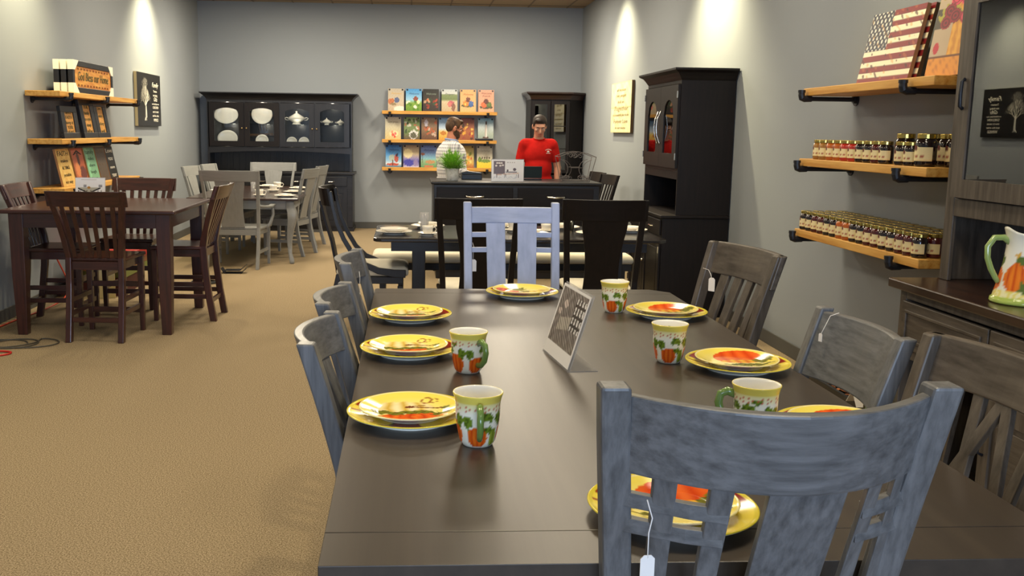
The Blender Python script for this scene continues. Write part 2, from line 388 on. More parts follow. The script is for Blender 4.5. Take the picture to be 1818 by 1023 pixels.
# near head chair: back towards the camera
P, a, Lw = back_at((.262, 1.265), (.757, 1.262), .34, .12)
chair('dining_chair', 'grey distressed chair nearest the camera, wide curved crest over lattice slats', 'chair', (P[0], P[1], 0), a, W=.5, Wf=.40, D=.34, tz=1.2, sz=.62, bow=.10, crest=.118, ear=.014, pt=.042, th=.024, mt='distress',
      slats=[(-.170, -.142), (-.103, -.074), (-.031, .080), (.116, .142), (.170, .192)], rails=[(1.04, -.22, -.075), (.998, -.22, -.075), (1.04, .117, .23), (.998, .117, .23)], rake=.12, stretch=[(.2, 'sf'), (.3, 's')])
# far head chair
P, a, Lw = back_at((.675, 4.29), (.255, 4.29), .36, .1)
chair('dining_chair', 'pale blue-grey chair at the far head of the long table, two wide slats', 'chair', (P[0], P[1], 0), a, W=.43, Wf=.42, D=.36, tz=1.215, sz=.62, bow=.015, crest=.07, ear=.022, pt=.036, mt='bluegray', slats=[(-.114, -.028), (.028, .114)],
      rails=[(1.094, -.2, -.11), (1.028, -.2, -.11), (1.094, .11, .2), (1.028, .11, .2)], stretch=[(.2, 'sf'), (.3, 's')])
# right-hand chairs (facing the table, -x): left post from behind is the nearer... looking along -x, left = -y
P, a, Lw = back_at((1.25, 3.15), (1.165, 3.60), .42, .13)
chair('dining_chair', 'weathered grey-brown bent-slat chair farthest along the right side of the long table', 'chair', P, a, W=.48, Wf=.43, tz=1.15, sz=.62, bow=.045, crest=.115, mt='taupe', rake=.13, slats=[(-.14, -.095), (-.06, -.015), (.02, .065), (.1, .145)], stretch=[(.2, 'sf'), (.3, 's')])
P, a, Lw = back_at((1.15, 2.12), (1.135, 2.55), .42, .12)
chair('dining_chair', 'low grey chair with deep solid back panel midway along the table right side', 'chair', P, a, W=.445, Wf=.43, tz=1.08, sz=.62, bow=.04, crest=.175, ear=.01, mt='distress', slats=[(-.16, .16, -.16, .16, .7, .74)], stretch=[(.2, 'sf'), (.3, 's')])
P, a, Lw = back_at((1.215, 1.60), (1.18, 2.06), .34, .13)
cx = chair('dining_chair', 'taupe chair with crossing curved slats at the right edge, nearest on the right side', 'chair', P, a, W=.47, Wf=.43, D=.34, tz=1.12, sz=.62, bow=.045, crest=.1, mt='taupe', slats=[(.17, .2, .11, .14), (.02, .05, .15, .18), (.11, .14, -.02, .01), (-.05, -.02, .05, .08), (-.2, -.17, -.03, 0), (-.13, -.1, -.15, -.12)], stretch=[(.2, 'sf'), (.3, 's')])
# left-hand chairs (facing +x): left post from behind is the farther one
lc = [((-.205, 2.64), (-.235, 2.23), 1.05, 'grey chair nearest the camera on the left side of the long table', .4),
      ((-.20, 3.13), (-.24, 2.74), 1.055, 'grey chair in the middle of the three on the left side of the long table', .4),
      ((-.195, 3.78), (-.215, 3.36), 1.085, 'grey chair farthest of the three on the left side of the long table', .4)]
for p1, p2, tz, lb, ww in lc:
    P, a, Lw = back_at(p1, p2, .40, .11)
    chair('dining_chair', lb, 'chair', P, a, W=Lw+.03, Wf=Lw-.0, D=.4, tz=tz, sz=.61, bow=.05, crest=.1, ear=.004, th=.026, pt=.042, mt='distress', rake=.11, slats=[(-.11, -.06), (-.025, .025), (.06, .11)], stretch=[(.2, 'sf'), (.3, 's')])

# ------------------------------------------------------------------ crockery
YEL, CRM, ORG, DOR, GRN, DGR, MAR, WHT = (hx(c) for c in ('e9cf3a', 'f3e7ad', 'ef6a1e', 'b8300e', '7f9230', '4a5f1c', '8a1f14', 'f6f3e4'))
def pump(x, y, cx, cy, rx, ry, base, dark):
    q = ((x-cx)/rx)**2+((y-cy)/ry)**2
    if q < 1:
        r = abs(math.sin((x-cx)/rx*5.2*(1+.3*abs(y-cy)/ry)))
        return mixc(dark, base, .25+.75*r*(1-.25*q))
YB_ = hx('f2df62')
def leaf(c, x, y, L_):
    for cx, cy, rx, ry in L_:
        if ((x-cx)/rx)**2+((y-cy)/ry)**2+.55*nse(x, y, .5) < 1: c = mixc(hx('8a9a2a'), hx('5a4a1c'), .5+.5*nse(x, y, .9))
    return c
def face_left(x, y):   # white-yellow pumpkin over orange ones
    c = mixc(hx('f6ecae'), YB_, (x*x+y*y)*1.4)
    p = pump(x, y, -.08, .25, .6, .42, hx('fbf3c8'), hx('c8981c'))
    if p: c = p
    if E2(x, y, .02, .30, .10, .08) or (abs(y-.30+.22*(x-.05)) < .03 and .0 < x < .75) or (abs(y-.34-.2*(x-.05)) < .02 and 0 < x < .4): c = hx('7a3c1c')
    for cx, cy, rx, ry in ((-.42, -.42, .36, .24), (.25, -.45, .50, .34)):
        p = pump(x, y, cx, cy, rx, ry, ORG, DOR)
        if p: c = mixc(p, hx('f0a030'), .35*(1 if nse(x, y, .4) > .3 else 0))
    c = leaf(c, x, y, ((-.62, -.02, .2, .15), (.15, -.08, .42, .12), (-.28, -.14, .2, .12), (.62, -.25, .22, .1), (.75, .1, .1, .06)))
    if abs(math.hypot(x-.42, y-.62)-.1) < .02 or abs(math.hypot(x-.58, y-.55)-.07) < .015: c = hx('9a5a2c')
    return c
def face_right(x, y):
    c = mixc(hx('f6ecae'), YB_, (x*x+y*y)*1.3)
    p = pump(x, y, .15, .38, .62, .50, hx('f0702a'), hx('c8320e'))
    if p: c = p
    if E2(x, y, .12, .06, .5, .17): c = mixc(hx('f4bc34'), hx('e07a20'), .5+.5*math.sin(x*26))
    c = leaf(c, x, y, ((.2, -.3, .6, .15), (.72, .12, .24, .22), (-.78, -.1, .16, .14), (-.55, -.35, .3, .06)))
    return c
def face_far(x, y):
    c = mixc(hx('f6ecae'), YB_, (x*x+y*y))
    for cx, cy, rx, ry, a, b_ in ((-.5, .1, .42, .42, ORG, DOR), (.5, -.05, .46, .36, hx('f0d848'), hx('c89a24')), (-.1, -.35, .4, .25, hx('e88a3c'), DOR)):
        p = pump(x, y, cx, cy, rx, ry, a, b_)
        if p: c = p
    return leaf(c, x, y, ((-.1, .5, .3, .26), (.1, -.55, .6, .12), (.15, .15, .2, .12)))
def rimcol(x, y):
    a = math.atan2(y, x); r = math.hypot(x, y)
    c = hx('dccb3e') if r > .94 else hx('ecd84e')
    if r < .935 and math.sin(a*3+.7)+.4*math.sin(a*11) > .2: c = MAR if math.sin(a*3+.2) > .0 else DGR
    return c
def plate_mesh(R, kind):
    b = MB(); n = 96
    under = [(R*.62, .0), (R*.60, .0), (R*.60, .003), (R*.64, .004), (R*.66, .007), (R*.8, .013), (R*.92, .018), (R*.99, .0205)]
    top = [(R, .0225), (R*.985, .024)]+[(R*(.985-.02*k), .0235-.0008*k) for k in range(1, 12)]+[(R*(.72-.03*k), .0128-.0012*k if k < 4 else .0085) for k in range(0, 24)]
    prof = [(0, .003)]+[(R*.6, .0029)]+under+top+[(0, .0085)]
    b.lathe(prof, n)
    f = {'l': face_left, 'r': face_right, 'f': face_far}.get(kind)
    def cf(co):
        x, y = co.x/R, co.y/R; r = math.hypot(x, y)
        ur = .007+(r-.66)/.33*.0135 if r > .66 else .0062
        if co.z < ur+.0013 and co.z < .0218 and not (r < .5 and co.z > .005): return WHT
        if kind == 'd': return rimcol(x, y)
        if r > .955: return hx('efe2a0')
        return f(x/.95, y/.95)
    return b, cf
M_pl = {}
def plate(kind, x, y, z, R, label, grp, rz=0):
    k = (kind, R)
    if k not in M_pl:
        b, cf = plate_mesh(R, kind); o = b.build('dinner_plate' if kind == 'd' else 'salad_plate', M_ceram, smooth=True, colf=cf); M_pl[k] = o.data
    else:
        o = bpy.data.objects.new('dinner_plate' if kind == 'd' else 'salad_plate', M_pl[k]); C.objects.link(o)
    o.location = (x, y, z); o.rotation_euler = (0, 0, rz); tag(o, label, 'plate', grp); return o
PL = [(.01, 2.10, 'l', 'nearest left setting of the long table'), (.008, 2.745, 'l', 'middle setting on the left side of the long table'), (.012, 3.265, 'l', 'farthest setting on the left side of the long table'),
      (.452, 3.735, 'f', 'setting at the far head of the long table'), (.918, 3.33, 'r', 'farthest setting on the right side of the long table'), (.915, 2.57, 'r', 'middle setting on the right side of the long table'),
      (.945, 1.98, 'r', 'setting half hidden behind the near chair crest'), (.45, 1.54, 'n', 'setting seen through the nearest chair slats')]
for x, y, k, wh in PL:
    rz = {'l': .1, 'f': 0, 'r': 0, 'n': 0}[k]
    plate('d', x, y, TZ, .143, 'yellow-rimmed dinner plate at the %s' % wh, 'yellow dinner plates', rz)
    plate('l' if k == 'l' else ('f' if k == 'f' else 'r'), x-.002, y+.002, TZ+.0088, .114, 'pumpkin salad plate at the %s' % wh, 'pumpkin salad plates', rz)
def mug_out(q): return .036+.0115*math.sin(min(1, q*1.6)*PI/2)-.0015*math.sin(q*PI)+.0045*max(0, (q-.75)/.25)**2
def mugcol(R, H):
    def cf(co):
        r = math.hypot(co.x, co.y); z = co.z/H; a = math.atan2(co.y, co.x); q = (co.z-.006)/(H-.008)
        if q > .02 and r < mug_out(min(1, q))-.0022: return hx('f4f2ea')
        if z > .84: return hx('e8d460')
        c = hx('f5f1dc') if z < .66 else mixc(hx('f0e4a0'), hx('f5f1dc'), (.84-z)/.18)
        u = ((a/(2*PI)*2+.25) % 1-.5)*2
        for cx, cy, rx, ry in ((.55, .26, .36, .25), (-.55, .22, .33, .21)):
            p = pump(u, z, cx, cy, rx, ry, hx('f07a20'), hx('c02e0c'))
            if p: c = p
        p = pump(u, z, 0, .2, .14, .19, hx('a8b43c'), hx('5a701c'))
        if p: c = p
        for cx, cy, rx, ry in ((.2, .56, .22, .12), (-.25, .6, .2, .09), (-.85, .5, .15, .13), (.85, .52, .16, .12), (-.2, .36, .14, .08), (.5, .72, .2, .045)):
            if ((u-cx)/rx)**2+((z-cy)/ry)**2+.5*nse(u, z, .6) < 1: c = hx('708a28') if nse(u*2, z*2) > -.2 else hx('4a601c')
        if .68 < z < .80 and math.sin(u*34)*math.sin(z*90) > .86: c = hx('c85a3c')
        return c
    return cf
def mug(x, y, rz, label):
    H, R = .112, .052
    t = thing('mug', label, 'mug', (x, y, TZ), rz, 'pumpkin mugs')
    prof = [(0, .003), (.026, .003), (.028, 0), (.031, .001), (.034, .006)]
    for k in range(1, 25):
        q = k/24; r = .036+.0115*math.sin(min(1, q*1.6)*PI/2)-.0015*math.sin(q*PI)+.0045*max(0, (q-.75)/.25)**2; prof.append((r, .006+q*(H-.008)))
    prof += [(.0515, H), (.0485, H)]
    for k in range(10): q = 1-k/10; prof.append((mug_out(q)-.0045, .012+q*(H-.018)))
    prof += [(0, .01)]
    MB().lathe(prof, 72).build('body', M_ceram, t, smooth=True, colf=mugcol(R, H))
    MB().tube([(.042, 0, .085), (.060, 0, .092), (.074, 0, .085), (.078, 0, .066), (.072, 0, .045), (.058, 0, .03), (.044, 0, .026), (.038, 0, .028)], [.007, .0075, .007, .007, .007, .0065, .006, .005], 10, flat=1.3).build('handle', M_green, t, smooth=True)
mug(.165, 2.53, -1.0, 'pumpkin mug with green side handle beside the middle left plate')
mug(.147, 1.925, -1.57, 'pumpkin mug with green handle facing the camera beside the nearest left plate')
mug(.748, 3.41, 1.2, 'pumpkin mug beside the farthest right plate, no handle showing')
mug(.742, 2.645, 1.35, 'pumpkin mug between the table sign and the middle right plate')
mug(.752, 1.985, 2.9, 'pumpkin mug with handle at left, just above the nearest chair crest')
# ------------------------------------------------------------------ table signs
def scene_print(kind):
    def f(u, v):
        c = hx('f1efef')
        if kind == 'side':
            if .06 < u < .42 and .33 < v < .93:
                c = hx('6a5248')
                for cx, cy in ((.17, .84), (.24, .84), (.31, .84), (.14, .72), (.27, .72), (.35, .74)):
                    if E2(u, v, cx, cy, .035, .04): c = hx('e9dcd0')
            if .14 < u < .32 and .28 < v < .34 or (.35 < u < .85 and abs(v-.33-(u-.35)*.1) < .025): c = hx('d6b9a6')
            if (abs(u-.16) < .01 or abs(u-.4) < .01 or abs(u-.44) < .012 or abs(u-.78) < .008 or abs(u-.84) < .008) and .16 < v < .34: c = hx('4a3630')
            if E2(u, v, .72, .55, .05, .07) or E2(u, v, .5, .5, .03, .05) or (.44 < u < .8 and abs(v-.43) < .018): c = hx('5a4640')
            if .45 < u < .75 and abs(v-.87) < .02 and math.sin(u*90) > 0: c = hx('b0a8a4')
            if v < .24 and nse(u, v) > .2 and .05 < u < .8 and v > .12: c = hx('d4d6dc')
        if kind == 'bar':
            if abs(v-.93) < .012 and .2 < u < .72: c = hx('b09a96')
            top = .56-.22*(1-abs(u-.45)/.4) if abs(u-.45) < .4 else 9
            if .08 < u < .85 and top < v < .6: c = hx('b9b4a4') if v > top+.06 else hx('2c2a2c')
            if E2(u, v, .45, .6, .06, .05): c = hx('b4803a')
            for a_, b_ in ((.27, .37), (.78, .9)):
                if a_ < u < b_ and .6 < v < .72: c = hx('4a4654') if math.sin(v*150) > -.3 else c
            for x in (.1, .15, .3, .38, .52, .63, .76, .87):
                if abs(u-x) < .013 and .0 < v < .5: c = hx('3c2a26')
            for x in (.24, .58, .74):
                if E2(u, v, x, .3, .1, .06): c = hx('c08a62')
            if abs(v-.1) < .012 and .12 < u < .88: c = hx('3c2a26')
        if kind == 'dine':
            if .04 < u < .96 and .18 < v < .96:
                c = mixc(hx('a09894'), hx('6a625e'), .5+.5*nse(u, v, .8))
                if u > .6 and v > .45 and v < .9: c = hx('ece8e6') if math.sin(u*70) > -.2 and math.sin(v*45) > -.6 else hx('4a4442')
                if .2 < u < .6 and abs(v-.45-(u-.2)*.2) < .09: c = hx('b8b0a4')
                if E2(u, v, .3, .75, .08, .06) or E2(u, v, .15, .62, .06, .05): c = hx('d8c8c0')
                if math.sin((u+v*1.6)*60) > .86: c = hx('2c2625')
        return c
    return f
def sign(x, y, z, rz, w_, h, kind, label, lean=.2, foot=.09):
    t = thing('table_sign', label, 'sign holder', (x, y, z), rz)
    o = panel(w_*.97, h*.96, .001, scene_print(kind), 90, 70, (.95, .95, .95), t, 'printed_card', m=M_gloss); o.location = (0, .0005, .006); o.rotation_euler = (-lean, 0, 0)
    b = MB().box(-w_/2, w_/2, .0045, .0065, .002, h); a = b.build('back_sheet', M_acryl, t); a.rotation_euler = (-lean, 0, 0); a.location = (0, 0, .003)
    MB().box(-w_/2, w_/2, .0, foot, 0, .002).build('foot', M_acryl, t)
    return t
# long-table sign: printed face turned to the left, foot to the right
ang = math.atan2(2.52-2.80, .432-.400)
sign(.418, 2.655, TZ, ang, .27, .215, 'dine', 'clear slanted sign holder with a furniture print in the middle of the long table', lean=.30, foot=.085)

# ------------------------------------------------------------------ price tags
def price_tag(loc, rz, label, s=1, string=((0, 0, .03), (.004, 0, .05), (-.004, 0, .075))):
    t = thing('price_tag', label, 'price tag', loc, rz)
    MB().prism([(-.012*s, -.045*s), (.012*s, -.045*s), (.012*s, -.006*s), (.006*s, 0), (-.006*s, 0), (-.012*s, -.006*s)], -.0006, .0006, 'y').build('card', M_paper, t)
    MB().tube([(0, 0, -.004)]+list(string), .0009, 5).build('string', M_paper, t, smooth=True)
price_tag((.294, 4.262, .985), .1, 'small white price tag tied to the blue-grey far head chair', 1.2)
price_tag((-.165, 3.36, .985), 1.3, 'white price tag string tied to the middle left chair of the long table', .5)
price_tag((1.10, 2.47, 1.03), -1.2, 'white price tag on a long string at the deep-panelled right chair', .5, ((0, .015, .02), (0, .03, .045), (.02, .04, .056)))
price_tag((.312, 1.165, 1.012), .1, 'price tag hanging from the lattice of the nearest chair back', .8)
price_tag((1.105, 3.42, 1.035), -.9, 'small white price tag hanging on the far right weathered chair', 1.1, ((-.006, 0, .012), (-.03, .02, .024), (-.06, .03, .026)))

# ------------------------------------------------------------------ pub table and its stools (left)
BX0, BX1, BY0, BY1, BZ = -2.96, -1.70, 7.18, 8.50, .94
t = thing('pub_table', 'square reddish-brown counter-height table on the left with tapered legs', 'table', ((BX0+BX1)/2, (BY0+BY1)/2, 0))
hw, hd = (BX1-BX0)/2, (BY1-BY0)/2
MB().box(-hw, hw, -hd, hd, BZ-.03, BZ).build('tabletop', 'brown_x', t, bevel=.01, seg=3)
MB().box(-hw+.08, hw-.08, -hd+.06, -hd+.085, BZ-.135, BZ-.031).box(-hw+.08, hw-.08, hd-.085, hd-.06, BZ-.135, BZ-.031).box(-hw+.06, -hw+.085, -hd+.09, hd-.09, BZ-.135, BZ-.031).box(hw-.085, hw-.06, -hd+.09, hd-.09, BZ-.135, BZ-.031).build('apron', 'brown_x', t)
for sx in (-1, 1):
    for sy in (-1, 1): MB().beam([(sx*(hw-.10), sy*(hd-.10), 0, .07, .07), (sx*(hw-.10), sy*(hd-.10), BZ*.45, .095, .095), (sx*(hw-.10), sy*(hd-.10), BZ-.031, .105, .105)]).build('leg', 'brown_z', t, bevel=.004)
def pub_stool(p1, p2, lb, Wf=.42):
    P, a, Lw = back_at(p1, p2, .42, .14)
    W = .56; n = 7
    return chair('pub_chair', lb, 'chair', P, a, W=W, Wf=Wf, D=.42, tz=1.095, sz=.61, rake=.14, bow=.03, crest=.11, pt=.042, th=.024, mt='brown', backleg=.07,
                 slats=[(-.012+.068*k*.86, .016+.068*k*.86, -.014+.072*k, .018+.072*k) for k in (-2.5, -1.5, -.5, .5, 1.5, 2.5)], stretch=[(.16, 'bf'), (.2, 's'), (.30, 's'), (.36, 'f')], group=None)
pub_stool((-2.52, 6.93), (-1.98, 6.90), 'reddish-brown slat-back counter chair with its back to the camera at the square table')
pub_stool((-2.06, 8.80), (-2.62, 8.83), 'reddish-brown counter chair on the far side of the square table, facing the camera')
pub_stool((-1.49, 7.74), (-1.47, 8.22), 'reddish-brown counter chair seen from the side at the right of the square table')
pub_stool((-3.07, 8.05), (-3.07, 7.52), 'reddish-brown counter chair against the left wall at the square table')
sign(-2.53, 7.90, BZ, .04, .235, .20, 'bar', 'white furniture print standing on the square counter-height table', lean=.12)

# ------------------------------------------------------------------ grey table set at the back left
GX0, GX1, GY0, GY1, GZ = -2.50, -1.24, 11.12, 13.55, .76
gc = ((GX0+GX1)/2, (GY0+GY1)/2)
t = thing('dining_table', 'dark-topped dining table with pale grey curved legs in front of the china hutch', 'table', (*gc, 0))
hw, hd = (GX1-GX0)/2, (GY1-GY0)/2
MB().box(-hw, hw, -hd, hd, GZ-.028, GZ).build('tabletop', 'walnut_y', t, bevel=.008)
MB().box(-hw+.09, hw-.09, -hd+.07, -hd+.09, GZ-.13, GZ-.029).box(-hw+.09, hw-.09, hd-.09, hd-.07, GZ-.13, GZ-.029).box(-hw+.07, -hw+.09, -hd+.09, hd-.09, GZ-.13, GZ-.029).box(hw-.09, hw-.07, -hd+.09, hd-.09, GZ-.13, GZ-.029).build('apron', 'grayp_x', t, bevel=.003)
for sx in (-1, 1):
    for sy in (-1, 1):
        bx, by = sx*(hw-.10), sy*(hd-.10)
        MB().beam([(bx+sx*o, by+sy*o, z, s_, s_) for z, o, s_ in ((0, .012, .05), (.04, .01, .055), (.12, -.012, .045), (.26, -.018, .058), (.4, 0, .08), (.52, .022, .1), (.6, .02, .105), (.66, 0, .1), (.73, 0, .1))]).build('leg', 'grayp_z', t, bevel=.012, smooth=True)
GC = dict(D=.44, sz=.46, rake=.13, bow=.03, crest=.12, pt=.036, th=.022, mt='grayp', stretch=[(.18, 's')], backleg=.09, splat=(-.10, .10, -.125, .125), group='pale grey dining chairs around the grey table')
def gch(p1, p2, lb, tz=1.07, **kw):
    P, a, Lw = back_at(p1, p2, kw.get('D', .44), .13)
    k = dict(GC); k.update(kw); k.pop('group')
    return chair('dining_chair', lb, 'chair', P, a, W=Lw+.05, Wf=min(.5, Lw-.02), tz=tz, **k)
gch((-2.235, 10.70), (-1.64, 10.66), 'pale grey armchair with a wide splat, back to the camera at the grey table', tz=1.085, arms=True, Wf_=0) if False else None
P, a, Lw = back_at((-2.235, 10.72), (-1.635, 10.66), .46, .13)
chair('dining_armchair', 'pale grey armchair with a wide splat, back to the camera at the grey table', 'chair', P, a, W=.66, Wf=.6, tz=1.088, arms=True, frontw=.62, seat_m='walnut_y', **{k: v for k, v in GC.items() if k not in ('group', 'splat', 'D')}, splat=(-.13, .13, -.165, .165), D=.46)
gch((-1.60, 13.93), (-2.19, 13.93), 'pale grey chair at the far end of the grey table before the hutch', 1.07)
gch((-1.235, 11.80), (-1.10, 12.24), 'pale grey chair on the right of the grey table, nearer of the two', 1.068)
gch((-1.165, 12.72), (-1.075, 13.18), 'pale grey chair on the right of the grey table, farther of the two', 1.068)
gch((-2.66, 12.56), (-2.75, 12.10), 'pale grey chair against the left wall, nearer of the two', 1.068)
gch((-2.60, 13.33), (-2.68, 12.88), 'pale grey chair against the left wall, farther of the two', 1.068)
# ------------------------------------------------------------------ black trestle table, bench and panel-back chairs (middle)
t = thing('dining_table', 'black trestle dining table laid with white china in the middle of the showroom', 'table', (.85, 7.63, 0))
c = .06; hx_, hy_ = 1.10, .52
MB().prism([(-hx_, -hy_+c), (-hx_+c*.3, -hy_+c*.3), (-hx_+c, -hy_), (hx_-c, -hy_), (hx_, -hy_+c), (hx_, hy_-c), (hx_-c, hy_), (-hx_+c, hy_), (-hx_, hy_-c)], .73, .76, 'z').build('tabletop', 'blacktop_x', t, bevel=.008)
MB().box(-hx_+.13, hx_-.13, -hy_+.12, -hy_+.145, .65, .729).box(-hx_+.13, hx_-.13, hy_-.145, hy_-.12, .65, .729).build('apron', 'navy_x', t)
for sx in (-1, 1):
    MB().box(sx*.76-.05, sx*.76+.05, -.3, .3, .1, .729).box(sx*.76-.06, sx*.76+.06, -.4, .4, 0, .1).build('trestle', 'navy_z', t, bevel=.005)
MB().box(-.71, .71, -.02, .02, .2, .3).build('stretcher', 'navy_x', t)
t = thing('bench', 'long dark bench with cream cushion behind the black trestle table', 'bench', (.83, 8.45, 0))
MB().box(-1.12, 1.12, -.21, .21, .36, .42).build('seat_frame', 'navy_x', t, bevel=.004)
for sx in (-1, 1):
    for sy in (-1, 1): MB().beam([(sx*1.04, sy*.16, 0, .045, .045), (sx*1.04, sy*.16, .359, .055, .055)]).build('leg', 'navy_z', t)
rr = []
for z, i in ((.421, .01), (.44, -.005), (.475, .0), (.495, .02), (.503, .06)): rr.append([(-1.13+i, -.22+i, z), (1.13-i, -.22+i, z), (1.13-i, .22-i, z), (-1.13+i, .22-i, z)])
MB().loft(rr).build('cushion', M_cream, t, smooth=True, bevel=.02, seg=3)
for p1, p2, lb in (((.185, 6.42), (.765, 6.41), 'black panel-back chair left of centre, partly behind the blue-grey chair'), ((1.04, 6.42), (1.605, 6.38), 'black panel-back chair right of the blue-grey chair, with a flared solid splat')):
    P, a, Lw = back_at(p1, p2, .46, .15)
    chair('dining_chair', lb, 'chair', (P[0], P[1], 0), a, W=Lw, Wf=.50, D=.46, sz=.44, tz=1.108, rake=.15, bow=.05, crest=.145, pt=.04, th=.024, mt='ebony', splat=(-.125, .125, -.155, .155), cushion=True, backleg=.1)
# klismos-style armchair at the left end
t = thing('side_chair', 'black chair with sweeping curved side rails and cream seat at the trestle table end', 'chair', (-.30, 7.66, 0))
def klis(s):  # side rail in the xz plane: from crest, down and forward to the seat front
    y = s*.255
    P = [(-.285, 1.08), (-.262, .95), (-.235, .84), (-.185, .72), (-.12, .61), (-.04, .53), (.08, .475), (.2, .455), (.29, .452)]
    w1 = [.028, .03, .032, .034, .036, .04, .05, .06, .06]
    rg = []
    for (x, z), w_ in zip(P, w1): rg.append((x, z, w_))
    R = []
    for i, (x, z, w_) in enumerate(rg):
        a = Vector(P[max(0, i-1)]); b_ = Vector(P[min(len(P)-1, i+1)]); d = (b_-a).normalized(); n = Vector((d.y, -d.x))
        q = Vector((x, z))
        R.append([(q.x-n.x*w_/2, y-.014, q.y-n.y*w_/2), (q.x+n.x*w_/2, y-.014, q.y+n.y*w_/2), (q.x+n.x*w_/2, y+.014, q.y+n.y*w_/2), (q.x-n.x*w_/2, y+.014, q.y-n.y*w_/2)])
    MB().loft(R).build('side_rail', 'navy_z', t, bevel=.004)
    MB().loft([[(x-w_/2, y-.016, z), (x+w_/2, y-.016, z), (x+w_/2, y+.016, z), (x-w_/2, y+.016, z)] for x, z, w_ in ((-.36, 0, .035), (-.31, .18, .04), (-.24, .36, .045), (-.22, .45, .045))]).build('leg', 'navy_z', t, bevel=.004)
    MB().beam([(.25, y, 0, .035, .032), (.25, y, .36, .045, .034)]).build('leg', 'navy_z', t, bevel=.004)
for s in (-1, 1): klis(s)
rg = []
for i in range(13):
    th_ = -PI/2+PI*i/12; y = math.sin(th_)*.268; x0 = -.275-.085*math.cos(th_)
    rg.append([(x0-.012, y, .97), (x0+.012, y, .97), (x0-.012, y, 1.105), (x0-.036, y, 1.105)])
MB().loft(rg).build('crest_rail', 'ebony_y', t, bevel=.004)
MB().prism([(-.25, .92), (-.225, .92), (-.25, .99), (-.27, .99)], -.01, .01, 'y').xf(Matrix.Scale(1, 4)).build('crest_block', 'ebony_z', t) if False else None
R = []
for x, z in ((-.375, 1.0), (-.34, .85), (-.29, .68), (-.255, .5), (-.245, .43)): R.append([(x-.01, -.10, z), (x+.01, -.10, z), (x+.01, .10, z), (x-.01, .10, z)])
MB().loft(R).build('splat', 'ebony_z', t, bevel=.003)
MB().box(-.25, .27, -.239, .239, .37, .425).build('seat_frame', 'navy_x', t, bevel=.004)
rr = []
for z, i in ((.427, .01), (.45, -.004), (.485, .0), (.505, .03), (.512, .08)): rr.append([(-.24+i, -.235+i*.6, z), (.31-i, -.235+i*.6, z), (.31-i, .235-i*.6, z), (-.24+i, .235-i*.6, z)])
MB().loft(rr).build('seat_cushion', M_cream, t, smooth=True, bevel=.025, seg=3)
# white china on the trestle and grey tables
def china_plate(x, y, z, R, label, grp=None):
    k = ('white', R)
    if k not in M_pl:
        b, _ = plate_mesh(R, 'd'); o = b.build('white_plate', M_white, smooth=True); M_pl[k] = o.data
    else: o = bpy.data.objects.new('white_plate', M_pl[k]); C.objects.link(o)
    o.location = (x, y, z); return tag(o, label, 'plate', grp)
def bowl(x, y, z, R, h, label, grp=None):
    o = MB().lathe([(0, .003), (R*.5, .003), (R*.55, 0), (R*.6, .004), (R*.85, h*.5), (R, h), (R*.97, h+.001), (R*.82, h*.55), (R*.5, .01), (0, .009)], 40).build('bowl', M_white, smooth=True)
    o.location = (x, y, z); return tag(o, label, 'bowl', grp)
def cup(x, y, z, label, rz=0, grp=None, R=.042, h=.062):
    t = thing('cup', label, 'cup', (x, y, z), rz, grp)
    MB().lathe([(0, .003), (R*.55, .003), (R*.6, 0), (R*.66, .004), (R*.9, h*.3), (R*.95, h*.7), (R*1.05, h), (R, h), (R*.88, h*.6), (R*.8, h*.3), (R*.5, .008), (0, .008)], 28).build('body', M_white, t, smooth=True)
    MB().tube([(R*.9, 0, h*.75), (R*1.35, 0, h*.85), (R*1.6, 0, h*.6), (R*1.4, 0, h*.3), (R*.85, 0, h*.25)], .0035, 6).build('handle', M_white, t, smooth=True)
Z = .76
SET = [(-.10, 7.44, 'near left corner of the black table'), (.17, 7.92, 'far left of the black table'), (.95, 7.40, 'middle front of the black table'), (1.45, 7.45, 'right front of the black table'), (1.28, 7.90, 'right rear of the black table'), (1.80, 7.72, 'right end of the black table'), (.78, 7.94, 'middle rear of the black table')]
for x, y, wh in SET:
    china_plate(x, y, Z, .14, 'white dinner plate at the %s' % wh, 'white dinner plates')
    bowl(x, y, Z+.0135, .085 if x > 0 else .11, .03, 'white bowl on the plate at the %s' % wh, 'white bowls')
for x, y, wh, h in ((.155, 7.32, 'by the glass tumbler on the black table', .065), (.84, 7.62, 'seen between the two blue-grey slats on the black table', .075), (1.10, 7.6, 'in the middle of the black table', .06)):
    china_plate(x, y, Z, .075, 'white saucer %s' % wh, 'white saucers'); cup(x, y, Z+.0086, 'white cup %s' % wh, .2, 'white cups', h=h)
o = MB().lathe([(0, .004), (.026, .004), (.028, 0), (.032, .02), (.038, .15), (.036, .15), (.03, .02), (0, .014)], 24).build('tumbler', M_acryl, smooth=True); o.location = (.135, 7.62, Z); tag(o, 'tall smoked glass tumbler on the black table', 'glass')
o = MB().lathe([(0, .004), (.022, .004), (.024, 0), (.03, .09), (.028, .09), (.02, .01), (0, .01)], 20).build('small_glass', M_glass, smooth=True); o.location = (1.31, 7.68, Z); tag(o, 'small clear glass near the right rear plate on the black table', 'glass')
for x, y, wh in ((-1.42, 11.38, 'front right corner of the grey table'), (-1.40, 12.1, 'right side of the grey table'), (-1.42, 12.85, 'far right of the grey table'), (-1.88, 13.25, 'far end of the grey table'), (-2.32, 12.25, 'left side of the grey table'), (-2.05, 11.30, 'near end of the grey table behind the armchair'), (-2.33, 12.95, 'far left of the grey table')):
    china_plate(x, y, GZ, .13, 'white plate at the %s' % wh, 'white plates on the grey table'); bowl(x, y, GZ+.0135, .08, .022, 'white bowl at the %s' % wh, 'white bowls on the grey table')
